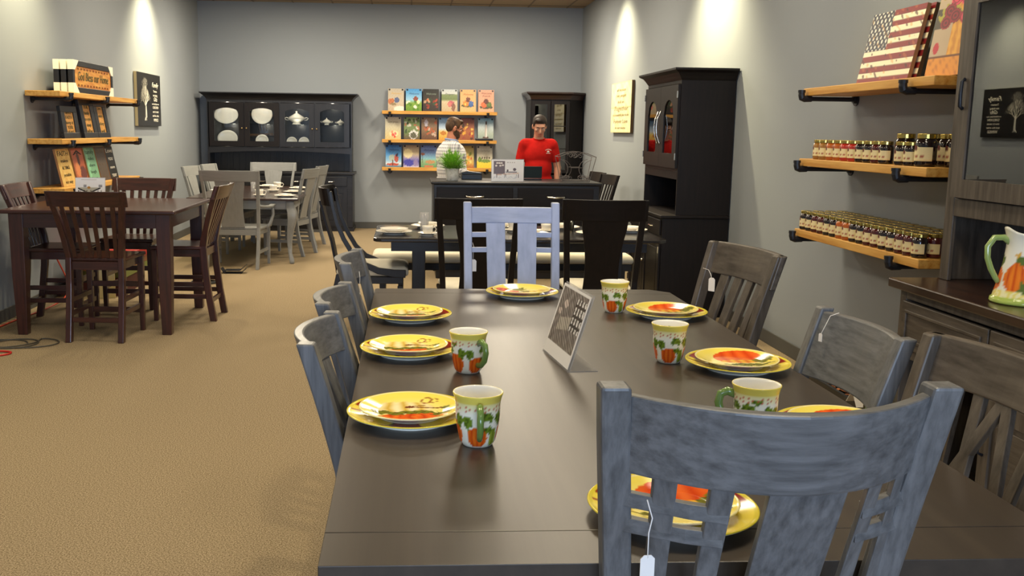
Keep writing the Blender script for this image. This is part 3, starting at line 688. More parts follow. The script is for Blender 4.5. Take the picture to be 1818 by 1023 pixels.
for x, y, wh in ((-1.72, 11.40, 'nearest the front edge of the grey table'), (-1.68, 12.3, 'in the middle of the grey table'), (-1.72, 13.0, 'towards the far end of the grey table')):
    china_plate(x, y, GZ, .075, 'white saucer %s' % wh, 'white saucers on the grey table'); cup(x, y, GZ+.0086, 'white cup %s' % wh, .2, 'white cups on the grey table', R=.05, h=.075)
o = MB().lathe([(0, .004), (.026, .004), (.028, 0), (.034, .16), (.032, .16), (.024, .012), (0, .012)], 20).build('tumbler', M_acryl, smooth=True); o.location = (-1.93, 12.3, GZ); tag(o, 'tall clear tumbler on the grey table behind the armchair', 'glass')

# ------------------------------------------------------------------ cabinet helpers
def door(parent, w_, h, m, glass=None, arch=0, fr=.055, th=.022, knob=None, at=(0, 0, 0), rz=0, raised=False, nm='door'):
    """door in the xz plane, origin at its lower left, face along -y"""
    b = MB()
    b.box(0, fr, -th, 0, 0, h).box(w_-fr, w_, -th, 0, 0, h).box(fr, w_-fr, -th, 0, 0, fr)
    if arch:
        n = 10; iw = w_-2*fr; pts = [(fr+iw*i/n, h-fr-arch+arch*math.sqrt(max(0, 1-((i/n)*2-1)**2)) if arch > .08 else h-fr-arch*((i/n)*2-1)**2) for i in range(n+1)]
        for (xa, za), (xb, zb) in zip(pts[:-1], pts[1:]): b.prism([(xa, za), (xb, zb), (xb, h), (xa, h)], -th, 0, 'y')
    else: b.box(fr, w_-fr, -th, 0, h-fr, h)
    o = b.build(nm, m+'_z', parent); o.location = at; o.rotation_euler = (0, 0, rz)
    if glass: MB().box(fr-.004, w_-fr+.004, -th*.6, -th*.45, fr-.004, h-fr+.004).build('pane', glass, o)
    else:
        MB().box(fr, w_-fr, -th*.45, -.001, fr, h-fr).build('door_panel', m+'_z', o)
        if raised: MB().box(fr+.025, w_-fr-.025, -th*.75, -th*.45, fr+.025, h-fr-.025).build('raised_panel', m+'_x', o, bevel=.006)
    return o
def crown(parent, x0, x1, y0, y1, z0, z1, out, m, sides='lrf'):
    st = []
    for k in range(6):
        q = k/5; e = out*(q**1.6); zz = z0+(z1-z0)*.86*q
        st.append((e, zz))
    st += [(out+.004, z0+(z1-z0)*.87), (out+.004, z1)]
    L_ = lambda e: e if 'l' in sides else 0
    R_ = lambda e: e if 'r' in sides else 0
    B_ = lambda e: e if 'b' in sides else 0
    MB().loft([[(x0-L_(e), y0-(e if 'f' in sides else 0), z), (x1+R_(e), y0-(e if 'f' in sides else 0), z), (x1+R_(e), y1+B_(e), z), (x0-L_(e), y1+B_(e), z)] for e, z in st]).build('crown_moulding', m+'_x', parent)
# ------------------------------------------------------------------ china hutch on the back wall
HX0, HX1 = -3.02, -.85
hc = (HX0+HX1)/2; t = thing('china_hutch', 'wide near-black hutch with four arched glass doors on the back wall', 'cabinet', (hc, 15.365, 0)); W2 = (HX1-HX0)/2
yf = -.38
MB().box(-W2, -W2+.03, yf, 0, .90, 1.96).box(W2-.03, W2, yf, 0, .90, 1.96).box(-W2+.03, W2-.03, -.02, 0, .9, 1.96).box(-W2+.03, W2-.03, yf, -.02, 1.93, 1.96).box(-W2+.03, W2-.03, yf, -.02, 1.235, 1.262).build('upper_case', 'navy_z', t)
n = 22
b = MB()
for i in range(n):
    x0 = -W2+.035+(2*W2-.07)*i/n; x1 = x0+(2*W2-.07)/n-.006; b.box(x0, x1, -.028, -.0205, .9, 1.23)
b.build('beadboard', 'navy_z', t)
b = MB(); n = 16
for i in range(n):
    q0 = i/n*2-1; q1 = (i+1)/n*2-1; z0 = 1.20+.0*q0; a0 = 1.205-.035*q0*q0; a1 = 1.205-.035*q1*q1
    b.prism([(q0*(W2-.03), a0), (q1*(W2-.03), a1), (q1*(W2-.03), 1.262), (q0*(W2-.03), 1.262)], yf-.001, yf+.02, 'y')
b.build('valance', 'navy_x', t)
crown(t, -W2, W2, yf, 0, 1.96, 2.075, .09, 'navy')
dw = (2*W2-.06-.03)/4
b = MB()
for i in range(0, 5): b.box(-W2+.03+i*(dw+.0075)-.014, -W2+.03+i*(dw+.0075)+.014, yf, yf+.02, 1.263, 1.93)
b.build('face_stile', 'navy_z', t)
for i in range(4):
    x0 = -W2+.032+i*(dw+.0075)
    d = door(t, dw, .65, 'ebony' if i < 2 else 'navy', M_glass, .045, .078, at=(x0, yf-.001, 1.272))
    MB().ell((dw-.03 if i % 2 == 0 else .03, -.036, .27), (.014, .014, .014)).build('knob', M_brass, d, smooth=True)
    MB().box(x0, x0+dw-.01, yf+.06, -.021, 1.60, 1.608).build('glass_shelf', M_glass, t)
# lower case
MB().box(-W2-.02, W2+.02, -.52, 0, .06, .86).box(-W2-.035, W2+.035, -.50, 0, 0, .06).build('base_case', 'navy_x', t, bevel=.004)
MB().box(-W2-.05, W2+.05, -.55, 0, .862, .90).build('counter', 'navy_x', t, bevel=.006)
for i in range(4):
    dw2 = (2*W2-.1)/4; x0 = -W2+.05+i*dw2
    dr = MB().box(x0+.015, x0+dw2-.015, -.538, -.521, .69, .83).build('drawer', 'navy_x', t, bevel=.004)
    MB().tube([(x0+dw2/2-.05, -.539, .76), (x0+dw2/2-.03, -.56, .757), (x0+dw2/2+.03, -.56, .757), (x0+dw2/2+.05, -.539, .76)], .006, 6).build('pull', M_chrome, dr)
    door(t, dw2-.03, .56, 'navy', None, 0, .06, .018, at=(x0+.015, -.521, .09), raised=True)
# hutch china, lit by small puck lamps under the hutch top
for i in range(4):
    lx = hc-W2+.032+(i+.5)*(dw+.0075)
    for zz, pw in ((1.90, 1.7), (1.585, 1.0)):
        l = bpy.data.lights.new('puck_lamp', 'POINT'); l.energy = pw; l.color = (1, .9, .72); l.shadow_soft_size = .03
        o = bpy.data.objects.new('puck_lamp', l); o.location = (lx, 15.365-.30, zz); C.objects.link(o)
def stand_plate(x, y, z, rx_, rz_, label, round_=True, nm='platter'):
    b = MB(); prof = [(0, 0), (.6, 0), (.66, .004), (.97, .02), (1, .024), (.96, .026), (.7, .012), (.62, .008), (0, .008)]
    b.lathe(prof, 48); M = Matrix.Diagonal((rx_, rz_, 1, 1)); b.xf(M); b.xf(Matrix.Rotation(PI/2-.15, 4, 'X'))
    o = b.build(nm, M_white, smooth=True); zmin = min(v.co.z for v in o.data.vertices); o.location = (x, y, z-zmin); return tag(o, label, 'plate')
YS = 15.26
stand_plate(-2.78, YS, 1.6085, .185, .135, 'large oval white platter on the upper left hutch shelf')
stand_plate(-2.765, YS, 1.2635, .155, .125, 'round-ended white platter on the lower left hutch shelf')
stand_plate(-2.235, YS, 1.6085, .16, .15, 'round patterned china plate on the hutch shelf, second door')
stand_plate(-2.24, YS, 1.2635, .10, .095, 'small white plate behind the second hutch door, bottom shelf')
stand_plate(-1.785, YS, 1.2635, .082, .08, 'small white plate behind the third hutch door, left one')
stand_plate(-1.60, YS, 1.2635, .082, .08, 'small white plate behind the third hutch door, right one')
def tureen(x, y, z, s, label, nm):
    t = thing(nm, label, nm.replace('_', ' '), (x, y, z))
    b = MB().lathe([(0, 0), (.075*s, 0), (.07*s, .012*s), (.055*s, .03*s), (.08*s, .045*s), (.125*s, .075*s), (.14*s, .1*s), (.13*s, .108*s), (0, .108*s)], 32); b.build('bowl_body', M_white, t, smooth=True)
    MB().lathe([(.134*s, .109*s), (.12*s, .12*s), (.07*s, .15*s), (.03*s, .175*s), (.012*s, .185*s), (.02*s, .2*s), (.01*s, .215*s), (0, .217*s)], 32).build('lid', M_white, t, smooth=True)
    for sg in (-1, 1): MB().tube([(sg*.125*s, 0, .07*s), (sg*.17*s, 0, .075*s), (sg*.19*s, 0, .1*s), (sg*.16*s, 0, .112*s), (sg*.13*s, 0, .1*s)], .008*s, 6).build('handle', M_white, t, smooth=True)
tureen(-1.705, 15.2, 1.6085, .95, 'lidded white soup tureen on the upper hutch shelf, third door', 'soup_tureen')
tureen(-1.03, 15.2, 1.6085, .62, 'small lidded white sugar bowl on the upper hutch shelf, fourth door', 'sugar_bowl') if False else None
tureen(-1.245, 15.2, 1.6085, .5, 'small lidded white sugar bowl on the upper hutch shelf, fourth door', 'sugar_bowl')
tureen(-1.035, 15.2, 1.6085, .42, 'small white cream pot at the right end of the upper hutch shelf', 'cream_pot')
cup(-1.245, 15.2, 1.2635, 'white cup behind the fourth hutch door, left one', PI, R=.05, h=.05); cup(-1.04, 15.2, 1.2635, 'white cup behind the fourth hutch door, right one', PI, R=.045, h=.05)

# ------------------------------------------------------------------ corner hutch at the back right
t = thing('corner_hutch', 'black corner hutch with narrow glass doors behind the person in red', 'cabinet', (2.27, 15.36, 0))
fp = [(-.42, -.02), (-.42, -.62), (.18, -.62), (.41, -.40), (.41, -.02)]
MB().prism(fp, 0, .9, 'z').build('base_case', 'ebony_z', t)
inn = [(-.42, -.62), (-.42, -.02), (.41, -.02), (.41, -.40), (.18, -.62), (.18, -.6), (.39, -.39), (.39, -.04), (-.40, -.04), (-.40, -.62)]
MB().prism([(-.42, -.60), (-.40, -.60), (-.40, -.04), (.39, -.04), (.39, -.39), (.18, -.6), (.18, -.62), (.41, -.40), (.41, -.02), (-.42, -.02)], .9, 2.03, 'z').build('upper_case', 'ebony_z', t)
MB().prism([(-.40, -.59), (.18, -.59), (.38, -.385), (.38, -.05), (-.40, -.05)], 2.0, 2.03, 'z').build('top_board', 'ebony_x', t)
for k in range(2): 
    d = door(t, .285, 1.08, 'ebony', M_tint, 0, .05, at=(-.405+.295*k, -.60, .93))
    MB().box(.05, .235, -.016, -.008, .36, .372).box(.05, .235, -.016, -.008, .7, .712).build('muntin', 'ebony_x', d)
for z in (1.28, 1.64): MB().prism([(-.40, -.56), (.17, -.56), (.37, -.38), (.37, -.05), (-.40, -.05)], z, z+.02, 'z').build('shelf_board', 'ebony_x', t)
rg = []
for e, z in ((0, 2.031), (.01, 2.06), (.03, 2.09), (.07, 2.115), (.075, 2.12), (.075, 2.14)): rg.append([(-.42-e, -.02, z), (-.42-e, -.62-e, z), (.18+e*.4, -.62-e, z), (.41+e*.3, -.40-e, z), (.41+e*.3, -.02, z)])
MB().loft(rg).build('crown_moulding', 'walnut_x', t)

# ------------------------------------------------------------------ pine shelves on black pipe brackets
def pipe_shelf(label, x, y, z, wdt, dep, rz, br, th=.045, grp='pine shelves on black pipe brackets'):
    """local: wall at y=0, front edge at y=-dep, board x in 0..wdt, top at z"""
    t = thing('wall_shelf', label, 'shelf', (x, y, z), rz, None)
    MB().box(0, wdt, -dep, -.012, -th, 0).build('board', 'pine_x', t, bevel=.004)
    for bx in br:
        b = MB(); zc = -th-.018
        b.tube([(bx, -.002, zc), (bx, -dep-.012, zc)], .0135, 12)
        b.tube([(bx, -dep+.03, zc), (bx, -dep-.012, zc), (bx, -dep-.028, zc+.006), (bx, -dep-.032, zc+.022), (bx, -dep-.032, zc+.042)], [.018, .020, .021, .020, .018], 12)
        b.tube([(bx, -dep-.032, zc+.036), (bx, -dep-.032, zc+.052)], .022, 12)
        b.tube([(bx, -.001, zc), (bx, -.009, zc)], .038, 16); b.tube([(bx, -.009, zc), (bx, -.024, zc)], .022, 12)
        b.build('pipe_bracket', M_iron, t, smooth=False)
    return t
SX = (-.395, 1.38)
for k, z in enumerate((1.84, 1.405, .975)):
    pipe_shelf('pine shelf of picture plaques on the back wall, %s of three' % ('top', 'middle', 'bottom')[k], SX[0], YB, z, SX[1]-SX[0], .26, 0, (.12, 1.63), .05)
RS = [(1.83, 'top right-wall pine shelf carrying the flag picture'), (1.41, 'middle right-wall pine shelf carrying assorted jam jars'), (.98, 'bottom right-wall pine shelf crowded with jam jars')]
for z, lb in RS: pipe_shelf(lb, XR, 5.87, z, 1.48, .31, -PI/2, (.05, 1.26))
LS = [(1.835, 'top left-wall pine shelf with the white-cornered frame'), (1.435, 'middle left-wall pine shelf with three black frames'), (1.02, 'bottom left-wall pine shelf with leaning wooden signs')]
for z, lb in LS: pipe_shelf(lb, XL, 8.40, z, 2.35, .30, PI/2, (.18, 1.2, 2.28) if z > 1.3 else (.18, 2.28))

# ------------------------------------------------------------------ small picture plaques on the back shelves
K = 'k'
def flowers(cx, cy, w_, h_, cols, n, sd):
    r = random.Random(sd); return [(cx+(r.random()-.5)*w_, cy+(r.random()-.5)*h_, .05+.05*r.random(), .04+.04*r.random(), r.choice(cols)) for _ in range(n)]
ROWS = [
 (1.84, 0.345, [
  (702, blobs([(0, 'b8a68c'), (.4, 'c4b6a0'), (1, 'b9ae9c')], [(.75, .1, .4, .12, 'e8e4d8'), (.2, .42, .2, .14, 'b9683e'), (.55, .48, .16, .12, '4a5a86'), (.35, .3, .2, .06, '8a7a5a')]), 'Welcome', 'd8b060', 'tan plaque with red and blue birdhouses'),
  (733, blobs([(0, '5f8a2c'), (.35, '7da23c'), (.5, '9ac8e4'), (1, '3f8fd0')], [(.62, .55, .15, .12, '8a3a26')]+flowers(.45, .25, .8, .35, ['f4f0e0', 'f0e8a0', 'e8f0d8', '4a7a24'], 14, 1)), 'Welcome', '20407a', 'sky-blue plaque with white flowers and a red birdhouse'),
  (763, blobs([(0, '2a201c'), (.5, '3a3028'), (1, '1a1c1a')], flowers(.5, .35, .8, .4, ['e8e0d0', 'b8442c', 'd87040', '2c4a2c', '8a2c20', 'c8a080'], 20, 2)), 'Welcome', '8a9a8a', 'black plaque crowded with orange and white flowers'),
  (795.5, blobs([(0, 'b4a080'), (.45, 'c8b898'), (.55, '6a7a48'), (.75, '7a8a5a'), (.8, 'c8ccc8'), (1, 'b8c0c4')], [(.6, .35, .22, .14, 'b85060'), (.75, .2, .12, .2, '7a5040'), (.5, .33, .1, .08, 'd87a6a')]), 'Prayer', '4a4a4a', 'beach-scene plaque with pink chairs'),
  (828, blobs([(0, 'e0a870'), (.2, 'e4ac72'), (1, 'e0a468')], [(.5, .28, .42, .08, '3a4a20'), (.38, .38, .2, .14, 'd8802c'), (.7, .36, .16, .13, '2c5aa8'), (.5, .55, .14, .12, '5a2418'), (.34, .34, .05, .05, 'f0d060')]), 'Welcome', '8a5a2c', 'orange plaque with yellow and blue birdhouses'),
  (860, blobs([(0, 'dca080'), (1, 'd89a80')], [(.5, .22, .42, .08, '2c3a20'), (.36, .34, .2, .14, 'e0602c'), (.68, .34, .18, .12, '4a6a30'), (.5, .48, .16, .12, '4a1a14')]), 'Welcome Friends', '7a4a3a', 'salmon plaque with red and green birdhouses')]),
 (1.405, .345, [
  (697, blobs([(0, 'c8b478'), (.5, 'c4bca0'), (1, 'c0bcb0')], [(.55, .25, .28, .14, 'e0d8a8'), (.5, .2, .1, .08, 'd84a3a'), (.65, .26, .08, .07, 'e05a60'), (.45, .32, .08, .07, 'e88a70'), (.6, .12, .07, .06, 'c83a30')]), 'Love grows', '6a6254', 'cream plaque with a small red flower cluster'),
  (730, blobs([(0, '5a4a38'), (.3, '6a7a50'), (1, '7a9a60')], flowers(.5, .6, .9, .6, ['e0d8d0', '4a6a2c', 'b86a50', '2c3a20', 'c0c8b8'], 24, 3)+[(.6, .2, .26, .2, 'd8d8dc'), (.6, .18, .2, .14, '4a4a38')]), '', '', 'green garden plaque with a bicycle'),
  (760.5, blobs([(0, '5a3a28'), (.4, '7a6048'), (1, '8a7a6a')], flowers(.6, .5, .8, .6, ['b05a3a', '3a2a24', 'c8b0a0', '8a5a3a', '4a5a30'], 22, 4)+[(.3, .75, .12, .16, 'c8c8e0')]), '', '', 'brown plaque of a crowded porch'),
  (791, blobs([(0, 'c89030'), (.35, 'd8b860'), (.5, 'b8c8d8'), (1, '6a9ad0')], [(.3, .3, .2, .1, 'b06a20')]), '', '', 'blue-sky plaque just behind the bearded man\'s head'),
  (826, blobs([(0, '8a4a24'), (.4, 'a05a30'), (1, '6a3a40')], flowers(.45, .4, .9, .7, ['d8a030', 'c06a2c', '3a2418', 'e0b850', '8a3030'], 26, 5)), '', '', 'plaque of sunflowers, right of the bearded man\'s face'),
  (860, blobs([(0, '8a9a90'), (.3, 'a8b4a8'), (.6, 'b8c4c8'), (1, '6a9aba')], [(.52, .12, .2, .06, '4a2c20')]), 'L', '', 'blue plaque showing a white lighthouse')]),
 (.975, .345, [
  (698, blobs([(0, '3a6a8a'), (.15, 'd0d8e0'), (.3, '8ab8d8'), (.6, '4a90d0'), (1, '2c6ab8')], [(.4, .42, .2, .15, 'a8b0a0'), (.68, .4, .13, .18, 'b0402c'), (.72, .55, .08, .08, '2a2a4a'), (.45, .12, .4, .06, 'b0402c'), (.45, .2, .04, .14, '5a3020')]), 'Welcome', '20306a', 'bright blue plaque with a round ornament and cardinal'),
  (729, blobs([(0, 'c0b8c8'), (.25, '4a4a9a'), (.4, '8a80b0'), (.6, 'd0c0a0'), (1, '9a8a78')], [(.35, .2, .3, .16, '3a3aa0'), (.3, .62, .3, .2, 'ece0b0'), (.8, .2, .15, .15, '8a7aa8')]), '', '', 'violet sunset seascape plaque'),
  (760, blobs([(0, '5a8a5a'), (.3, '8ab08a'), (.4, '7ab0c0'), (.7, '6a8ac8'), (1, '5a70b8')], [(.12, .6, .14, .06, '8a4a30'), (.1, .35, .03, .2, '4a3a2c'), (.6, .25, .3, .08, 'b8865a'), (.5, .05, .3, .05, 'c86a4a')]), 'Welcome', '2c306a', 'blue tropical plaque with a palm tree'),
  (826, blobs([(0, 'a85a30'), (.2, 'c8a050'), (.5, 'b8b070'), (1, '9a8a50')], flowers(.6, .4, .6, .6, ['d8902c', '6a7a2c', 'c0502c', 'e8d080'], 18, 6)), '', '', 'yellow-green plaque right behind the potted plant'),
  (859, blobs([(0, 'd8c030'), (.28, 'e0cc48'), (.34, 'c0b8a0'), (1, 'b4b8b8')], [(.55, .32, .35, .08, '6a8a40'), (.2, .38, .12, .12, '5a7a30'), (.5, .46, .04, .05, '3a2c20'), (.35, .46, .04, .05, '3a2c20'), (.65, .46, .04, .05, '3a2c20'), (.8, .46, .04, .05, '3a2c20')]), 'Gathering', '8a8a84', 'grey and yellow plaque at the right of the bottom shelf')])]
for z, h, row in ROWS:
    for px, f, tx, tc, lb in row:
        x = (px-723.7)*.00886+.01
        t = thing('picture_plaque', lb+' on the back wall', 'plaque', (x, YB-.12, z), 0, 'picture plaques on the back wall shelves', rx=-.16)
        if 'lighthouse' in lb:
            g0 = f
            def f(u, v, g0=g0):
                c = g0(u, v)
                if .14 < v < .72 and abs(u-.52) < .075-.05*(v-.1): c = hx('e6dcd4') if u > .5 else hx('b8a8a0')
                if .72 < v < .86 and abs(u-.52) < .05: c = hx('3a2420')
                return c
        panel(.245, h, .02, f, 30, 40, (.16, .12, .1), t)
        if tx and len(tx) > 1:
            text(tx if len(tx) < 11 else tx.replace(' ', '\n'), .042, mat('ink_'+tc, tc, .6), t, (0, -.001, h*.78), shear=.35, width=.15 if len(tx) < 11 else None)
        for sx in (-.1, .1): MB().box(sx-.012, sx+.012, -.004, -.0012, h-.03, h-.006).build('metal_corner', M_iron, t)
o = MB().box(0, .27, -.06, .06, 0, .03).build('flat_book', M_black, bevel=.004); o.location = (1.05, YB-.21, 1.4055); tag(o, 'flat black case lying in front of the lighthouse plaque', 'case')

# ------------------------------------------------------------------ flag and roses pictures, right wall top shelf
def flagf(u, v):
    n = nse(u, v, .7); s = int((1-v)*13)
    c = hx('f0e4c6') if s % 2 else hx('7e1c22')
    if u < .43 and v > 6/13:
        c = hx('2a2c3e'); cu = u/.43*11; cv = (v-6/13)/(7/13)*9
        for ox in (0, 1):
            fx = (cu-ox)/2; fy = (cv-ox)/2
            dx = (fx-round(fx-.5)-.5); dy = fy-round(fy-.5)-.5
            if (dx*1.6)**2+(dy*1.4)**2 < .1: c = hx('dcdcd0')
    if n > .62: c = mixc(c, hx('c88a40'), .4)
    if n < -.72: c = mixc(c, hx('2c1c18'), .6)
    if abs((v*13) % 1) < .06: c = mixc(c, hx('3a2c28'), .5)
    return c
def place_panel(nm, lb, cat, w_, h, th, f, loc, rz, lean, nx, ny, edge=(.3, .22, .14), m=None, grp=None):
    t = thing(nm, lb, cat, loc, rz, grp, rx=-lean); panel(w_, h, th, f, nx, ny, edge, t, m=m); return t
place_panel('flag_picture', 'distressed wooden stars-and-stripes picture leaning on the top right shelf', 'picture', .56, .385, .02, flagf, (2.50, 5.115, 1.8335), -PI/2, .20, 130, 104, (.62, .45, .32))
place_panel('wooden_board', 'second flag board directly behind the stars-and-stripes picture', 'picture', .56, .385, .02, flagf, (2.532, 5.09, 1.8335), -PI/2, .20, 130, 104)
def rosef(u, v):
    c = mixc(hx('c8862c'), hx('e2a83c'), .5+.5*math.sin(u*60+nse(u, v)*1.2))
    if v < .2: c = mixc(hx('d8902c'), hx('8a4a1c'), .5*max(0, nse(u, v)))
    if abs(v-.21) < .012: c = hx('6a3c1c')
    if u < .3 and v > .22: c = hx('b8a48c')
    if u < .22 and .5 < v < .72: c = hx('4a4438')
    if E2(u, v, .1, .3, .05, .06): c = hx('b8243a')
    if v > .55 and u < .62:
        r_ = nse(u*.7, v*.7)
        if ((u-.3)/.36)**2+((v-.82)/.28)**2 < 1+.2*r_: c = hx('a8a03a') if r_ > .2 else c
    for cx, cy, r in ((.22, .92, .1), (.38, .88, .12), (.48, .8, .12), (.3, .8, .1), (.22, .68, .1), (.32, .62, .1), (.62, .66, .11), (.5, .6, .1), (.18, .56, .09), (.75, .72, .08), (.4, .97, .1)):
        d = math.hypot(u-cx, (v-cy)*1.3)
        if d < r: c = mixc(hx('e84a6a'), hx('8a1430'), .5+.5*math.sin(d*140+u*20)) if cy > .7 or cx > .4 else mixc(hx('a01830'), hx('4a0c1a'), .5+.5*math.sin(d*140))
    return c
rt = place_panel('rose_picture', 'yellow wooden picture of pink roses beside the flag picture', 'picture', .50, .45, .02, rosef, (2.50, 4.42, 1.8335), -PI/2, .14, 70, 90)
text('he', .1, M_ink, rt, (.1, -.001, .34), shear=.4)

# ------------------------------------------------------------------ wall signs
t = thing('wall_sign', 'black wall sign with a white tree and family quotation on the left wall', 'sign', (XL+.004, 12.26, 1.555), PI/2)
SW, SH = 1.08, .63
panel(SW, SH, .035, lambda u, v: (.085, .075, .07), 4, 4, (.75, .68, .5), t).location = (0, -.036, 0)
b = MB(); rr_ = random.Random(3)
def branch(p, d, L_, r, k):
    q = p+d*L_; b.tube([(p.x, -.0385, p.y), ((p.x+q.x)/2, -.0385, (p.y+q.y)/2), (q.x, -.0385, q.y)], [r, r*.8, r*.6], 5)
    if k:
        for s in ((-1, 1, 0) if k > 2 else (-1, 1)):
            a = s*(.38+.25*rr_.random()); dd = Vector((d.x*math.cos(a)-d.y*math.sin(a), d.x*math.sin(a)+d.y*math.cos(a))); branch(q, (dd+Vector((0, .18))).normalized(), L_*(.66+.14*rr_.random()), r*.55, k-1)
TXc = -.2
b.tube([(TXc, -.0385, .10), (TXc+.004, -.0385, .24)], [.016, .011], 6)
for sx in (-1, 0, 1): b.tube([(TXc, -.0385, .11), (TXc+sx*.04, -.0385, .065)], [.009, .003], 5)
for a in (-.95, -.42, 0, .40, .9): branch(Vector((TXc+.002, .235)), Vector((math.sin(a), math.cos(a))), .085 if abs(a) > .1 else .12, .0045, 4)
b.build('tree_motif', M_inkw, t)
for s_, z, sz_, w_, sh in (('Family', .50, .085, .30, .35), ('There are', .425, .04, .17, 0), ('two lasting', .375, .04, .20, 0), ('Gifts', .325, .07, .16, .4), ('we should give our', .27, .03, .33, 0), ('CHILDREN', .225, .045, .26, 0), ('one is roots', .175, .042, .27, 0), ('and the other', .125, .038, .3, 0), ('WINGS', .07, .055, .22, 0)):
    text(s_, sz_, M_inkw, t, (.27, -.038, z), shear=sh, width=w_)
def creamf(u, v):
    n = nse(u, v, .5); return mixc(hx('efe6c2'), hx('e2d49a'), .4+.5*n) if (v*6 % 1) > .04 else hx('c8b888')
t = thing('wall_sign', 'cream plank wall sign with faded lettering on the right wall', 'sign', (XR-.004, 12.23, 1.552), -PI/2)
panel(1.14, .625, .035, creamf, 60, 40, (.30, .22, .12), t).location = (0, -.036, 0)
MI = mat('faded_ink', 'a79a70', .7)
for s_, z, sz_, w_ in (('all because', .53, .05, .5), ('two people', .46, .06, .55), ('fell in', .38, .05, .35), ('Together', .30, .08, .8), ('is a wonderful place to be', .22, .05, .9), ('Forever Love', .14, .07, .8), ('in our home', .06, .045, .6)):
    text(s_, sz_, MI, t, (0, -.038, z), width=w_, shear=.2)

# ------------------------------------------------------------------ left wall shelf contents
for k in range(3):
    x = -2.93-k*.062; y = 9.42-k*.0
    t = thing('framed_sign', ('front', 'middle', 'rear')[k]+' white-cornered black frame standing on the top left shelf'+(' reading God Bless our Home' if k == 0 else ''), 'picture frame', (x, y, 1.8365), PI/2, rx=0)
    w_, h = 1.16, .285
    MB().box(-w_/2, w_/2, 0, .045, 0, .05).box(-w_/2, w_/2, 0, .045, h-.05, h).box(-w_/2, -w_/2+.05, 0, .045, .05, h-.05).box(w_/2-.05, w_/2, 0, .045, .05, h-.05).build('frame_moulding', M_frame, t, bevel=.003)
    panel(w_-.09, h-.09, .01, lambda u, v: mixc(hx('d9a04a'), hx('b8702c'), .35+.5*nse(u, v, .4)+(.4 if (u < .04 or u > .96 or v < .1 or v > .9) else 0)), 50, 24, (.3, .2, .1), t, 'artwork').location = (0, .008, .045)
    for sx in (-1, 1):
        for sz_ in (0, 1):
            c_ = .0015; X = sx*w_/2; Zz = h*sz_; dz = 1 if sz_ == 0 else -1
            bb = MB().prism([(X+sx*c_, Zz-dz*c_*.2), (X-sx*.15, Zz-dz*c_*.2), (X-sx*.05, Zz+dz*.085), (X+sx*c_, Zz+dz*.085)], -.003, .047, 'y').build('corner_protector', M_card, t)
    if k == 0:
        text('God Bless our Home', .11, mat('olive_ink', '4a4a20', .7), t, (0, .005, h*.52), width=.88, shear=.15)
        text('x o x o x o x o x o x', .035, M_inkred, t, (0, .005, h*.76), width=.9); text('x o x o x o x o x o x', .035, M_inkred, t, (0, .005, h*.26), width=.9)
def black_frame(y, w_, h, z, lines, lb, x=-2.985, lean=.16):
    t = thing('framed_sign', lb, 'picture frame', (x, y, z), PI/2, rx=-lean)
    MB().box(-w_/2, w_/2, 0, .03, 0, .05).box(-w_/2, w_/2, 0, .03, h-.055, h).box(-w_/2, -w_/2+.095, 0, .03, .05, h-.055).box(w_/2-.095, w_/2, 0, .03, .05, h-.055).build('frame_moulding', M_frame, t, bevel=.003)
    panel(w_-.18, h-.1, .008, lambda u, v: mixc(hx('d4a050'), hx('b9803a'), .5+.5*nse(u, v, .4)), 20, 24, (.3, .2, .1), t, 'artwork').location = (0, .01, .047)
    n = len(lines)
    for i, s_ in enumerate(lines): text(s_, .045, mat('olive_ink', '4a4a20', .7), t, (0, .008, h*.80-(h*.62)*i/(n-1)), width=(w_-.24)*(.75+.25*((i*7) % 3)/2))
black_frame(8.93, .42, .285, 1.4365, ['SIMPLE', 'FAITH', 'keep it', 'YOUR', 'HEART'], 'black frame with tan print, leftmost of three on the middle left shelf', lean=.12)
black_frame(9.42, .40, .36, 1.4365, ['OUR', 'family', 'is a circle', 'of strength', 'and love'], 'black frame with tan print, middle of three on the middle left shelf', x=-2.97)
black_frame(9.82, .38, .355, 1.4365, ['Live', 'every', 'day', 'well'], 'black frame with tan print, rightmost of three on the middle left shelf', x=-2.97)
WP = [(8.77, .33, lambda u, v: mixc(hx('e6c87a'), hx('d8a850'), .5+.5*nse(u, v, .5)), ['FAITH', 'makes', 'ALL THINGS', 'possible', 'not easy'], 'tan', M_ink, 'tan wooden sign headed FAITH, leftmost on the bottom left shelf'),
      (9.13, .30, blobs([(0, 'b4603a'), (1, 'b0583a')], [(.5, .7, .12, .2, '3a1c18'), (.7, .3, .3, .2, '5a2c2c'), (.3, .4, .2, .2, 'd88a50')]), ['A', 'friend'], 'r', M_ink, 'rust-red sign second from the left on the bottom left shelf'),
      (9.47, .30, blobs([(0, '7ab08a'), (1, '6a9a7c')], [(.2, .5, .1, .6, '8ac8a0')]), ['family', 'rules', 'share', 'laugh', 'love'], 'g', mat('deep_green_ink', '2c4a3a', .6), 'sea-green sign in the middle of the bottom left shelf'),
      (9.78, .28, blobs([(0, '5a4c40'), (1, '4a4038')], []), ['HOME', 'is', 'here'], 'b', mat('brown_ink', '6a5a48', .6), 'dark brown sign second from the right on the bottom left shelf'),
      (10.06, .26, lambda u, v: (.09, .08, .08), ['Love', 'YOU', 'more', 'TODAY'], 'k', M_inkw, 'black sign with white lettering at the right of the bottom left shelf')]
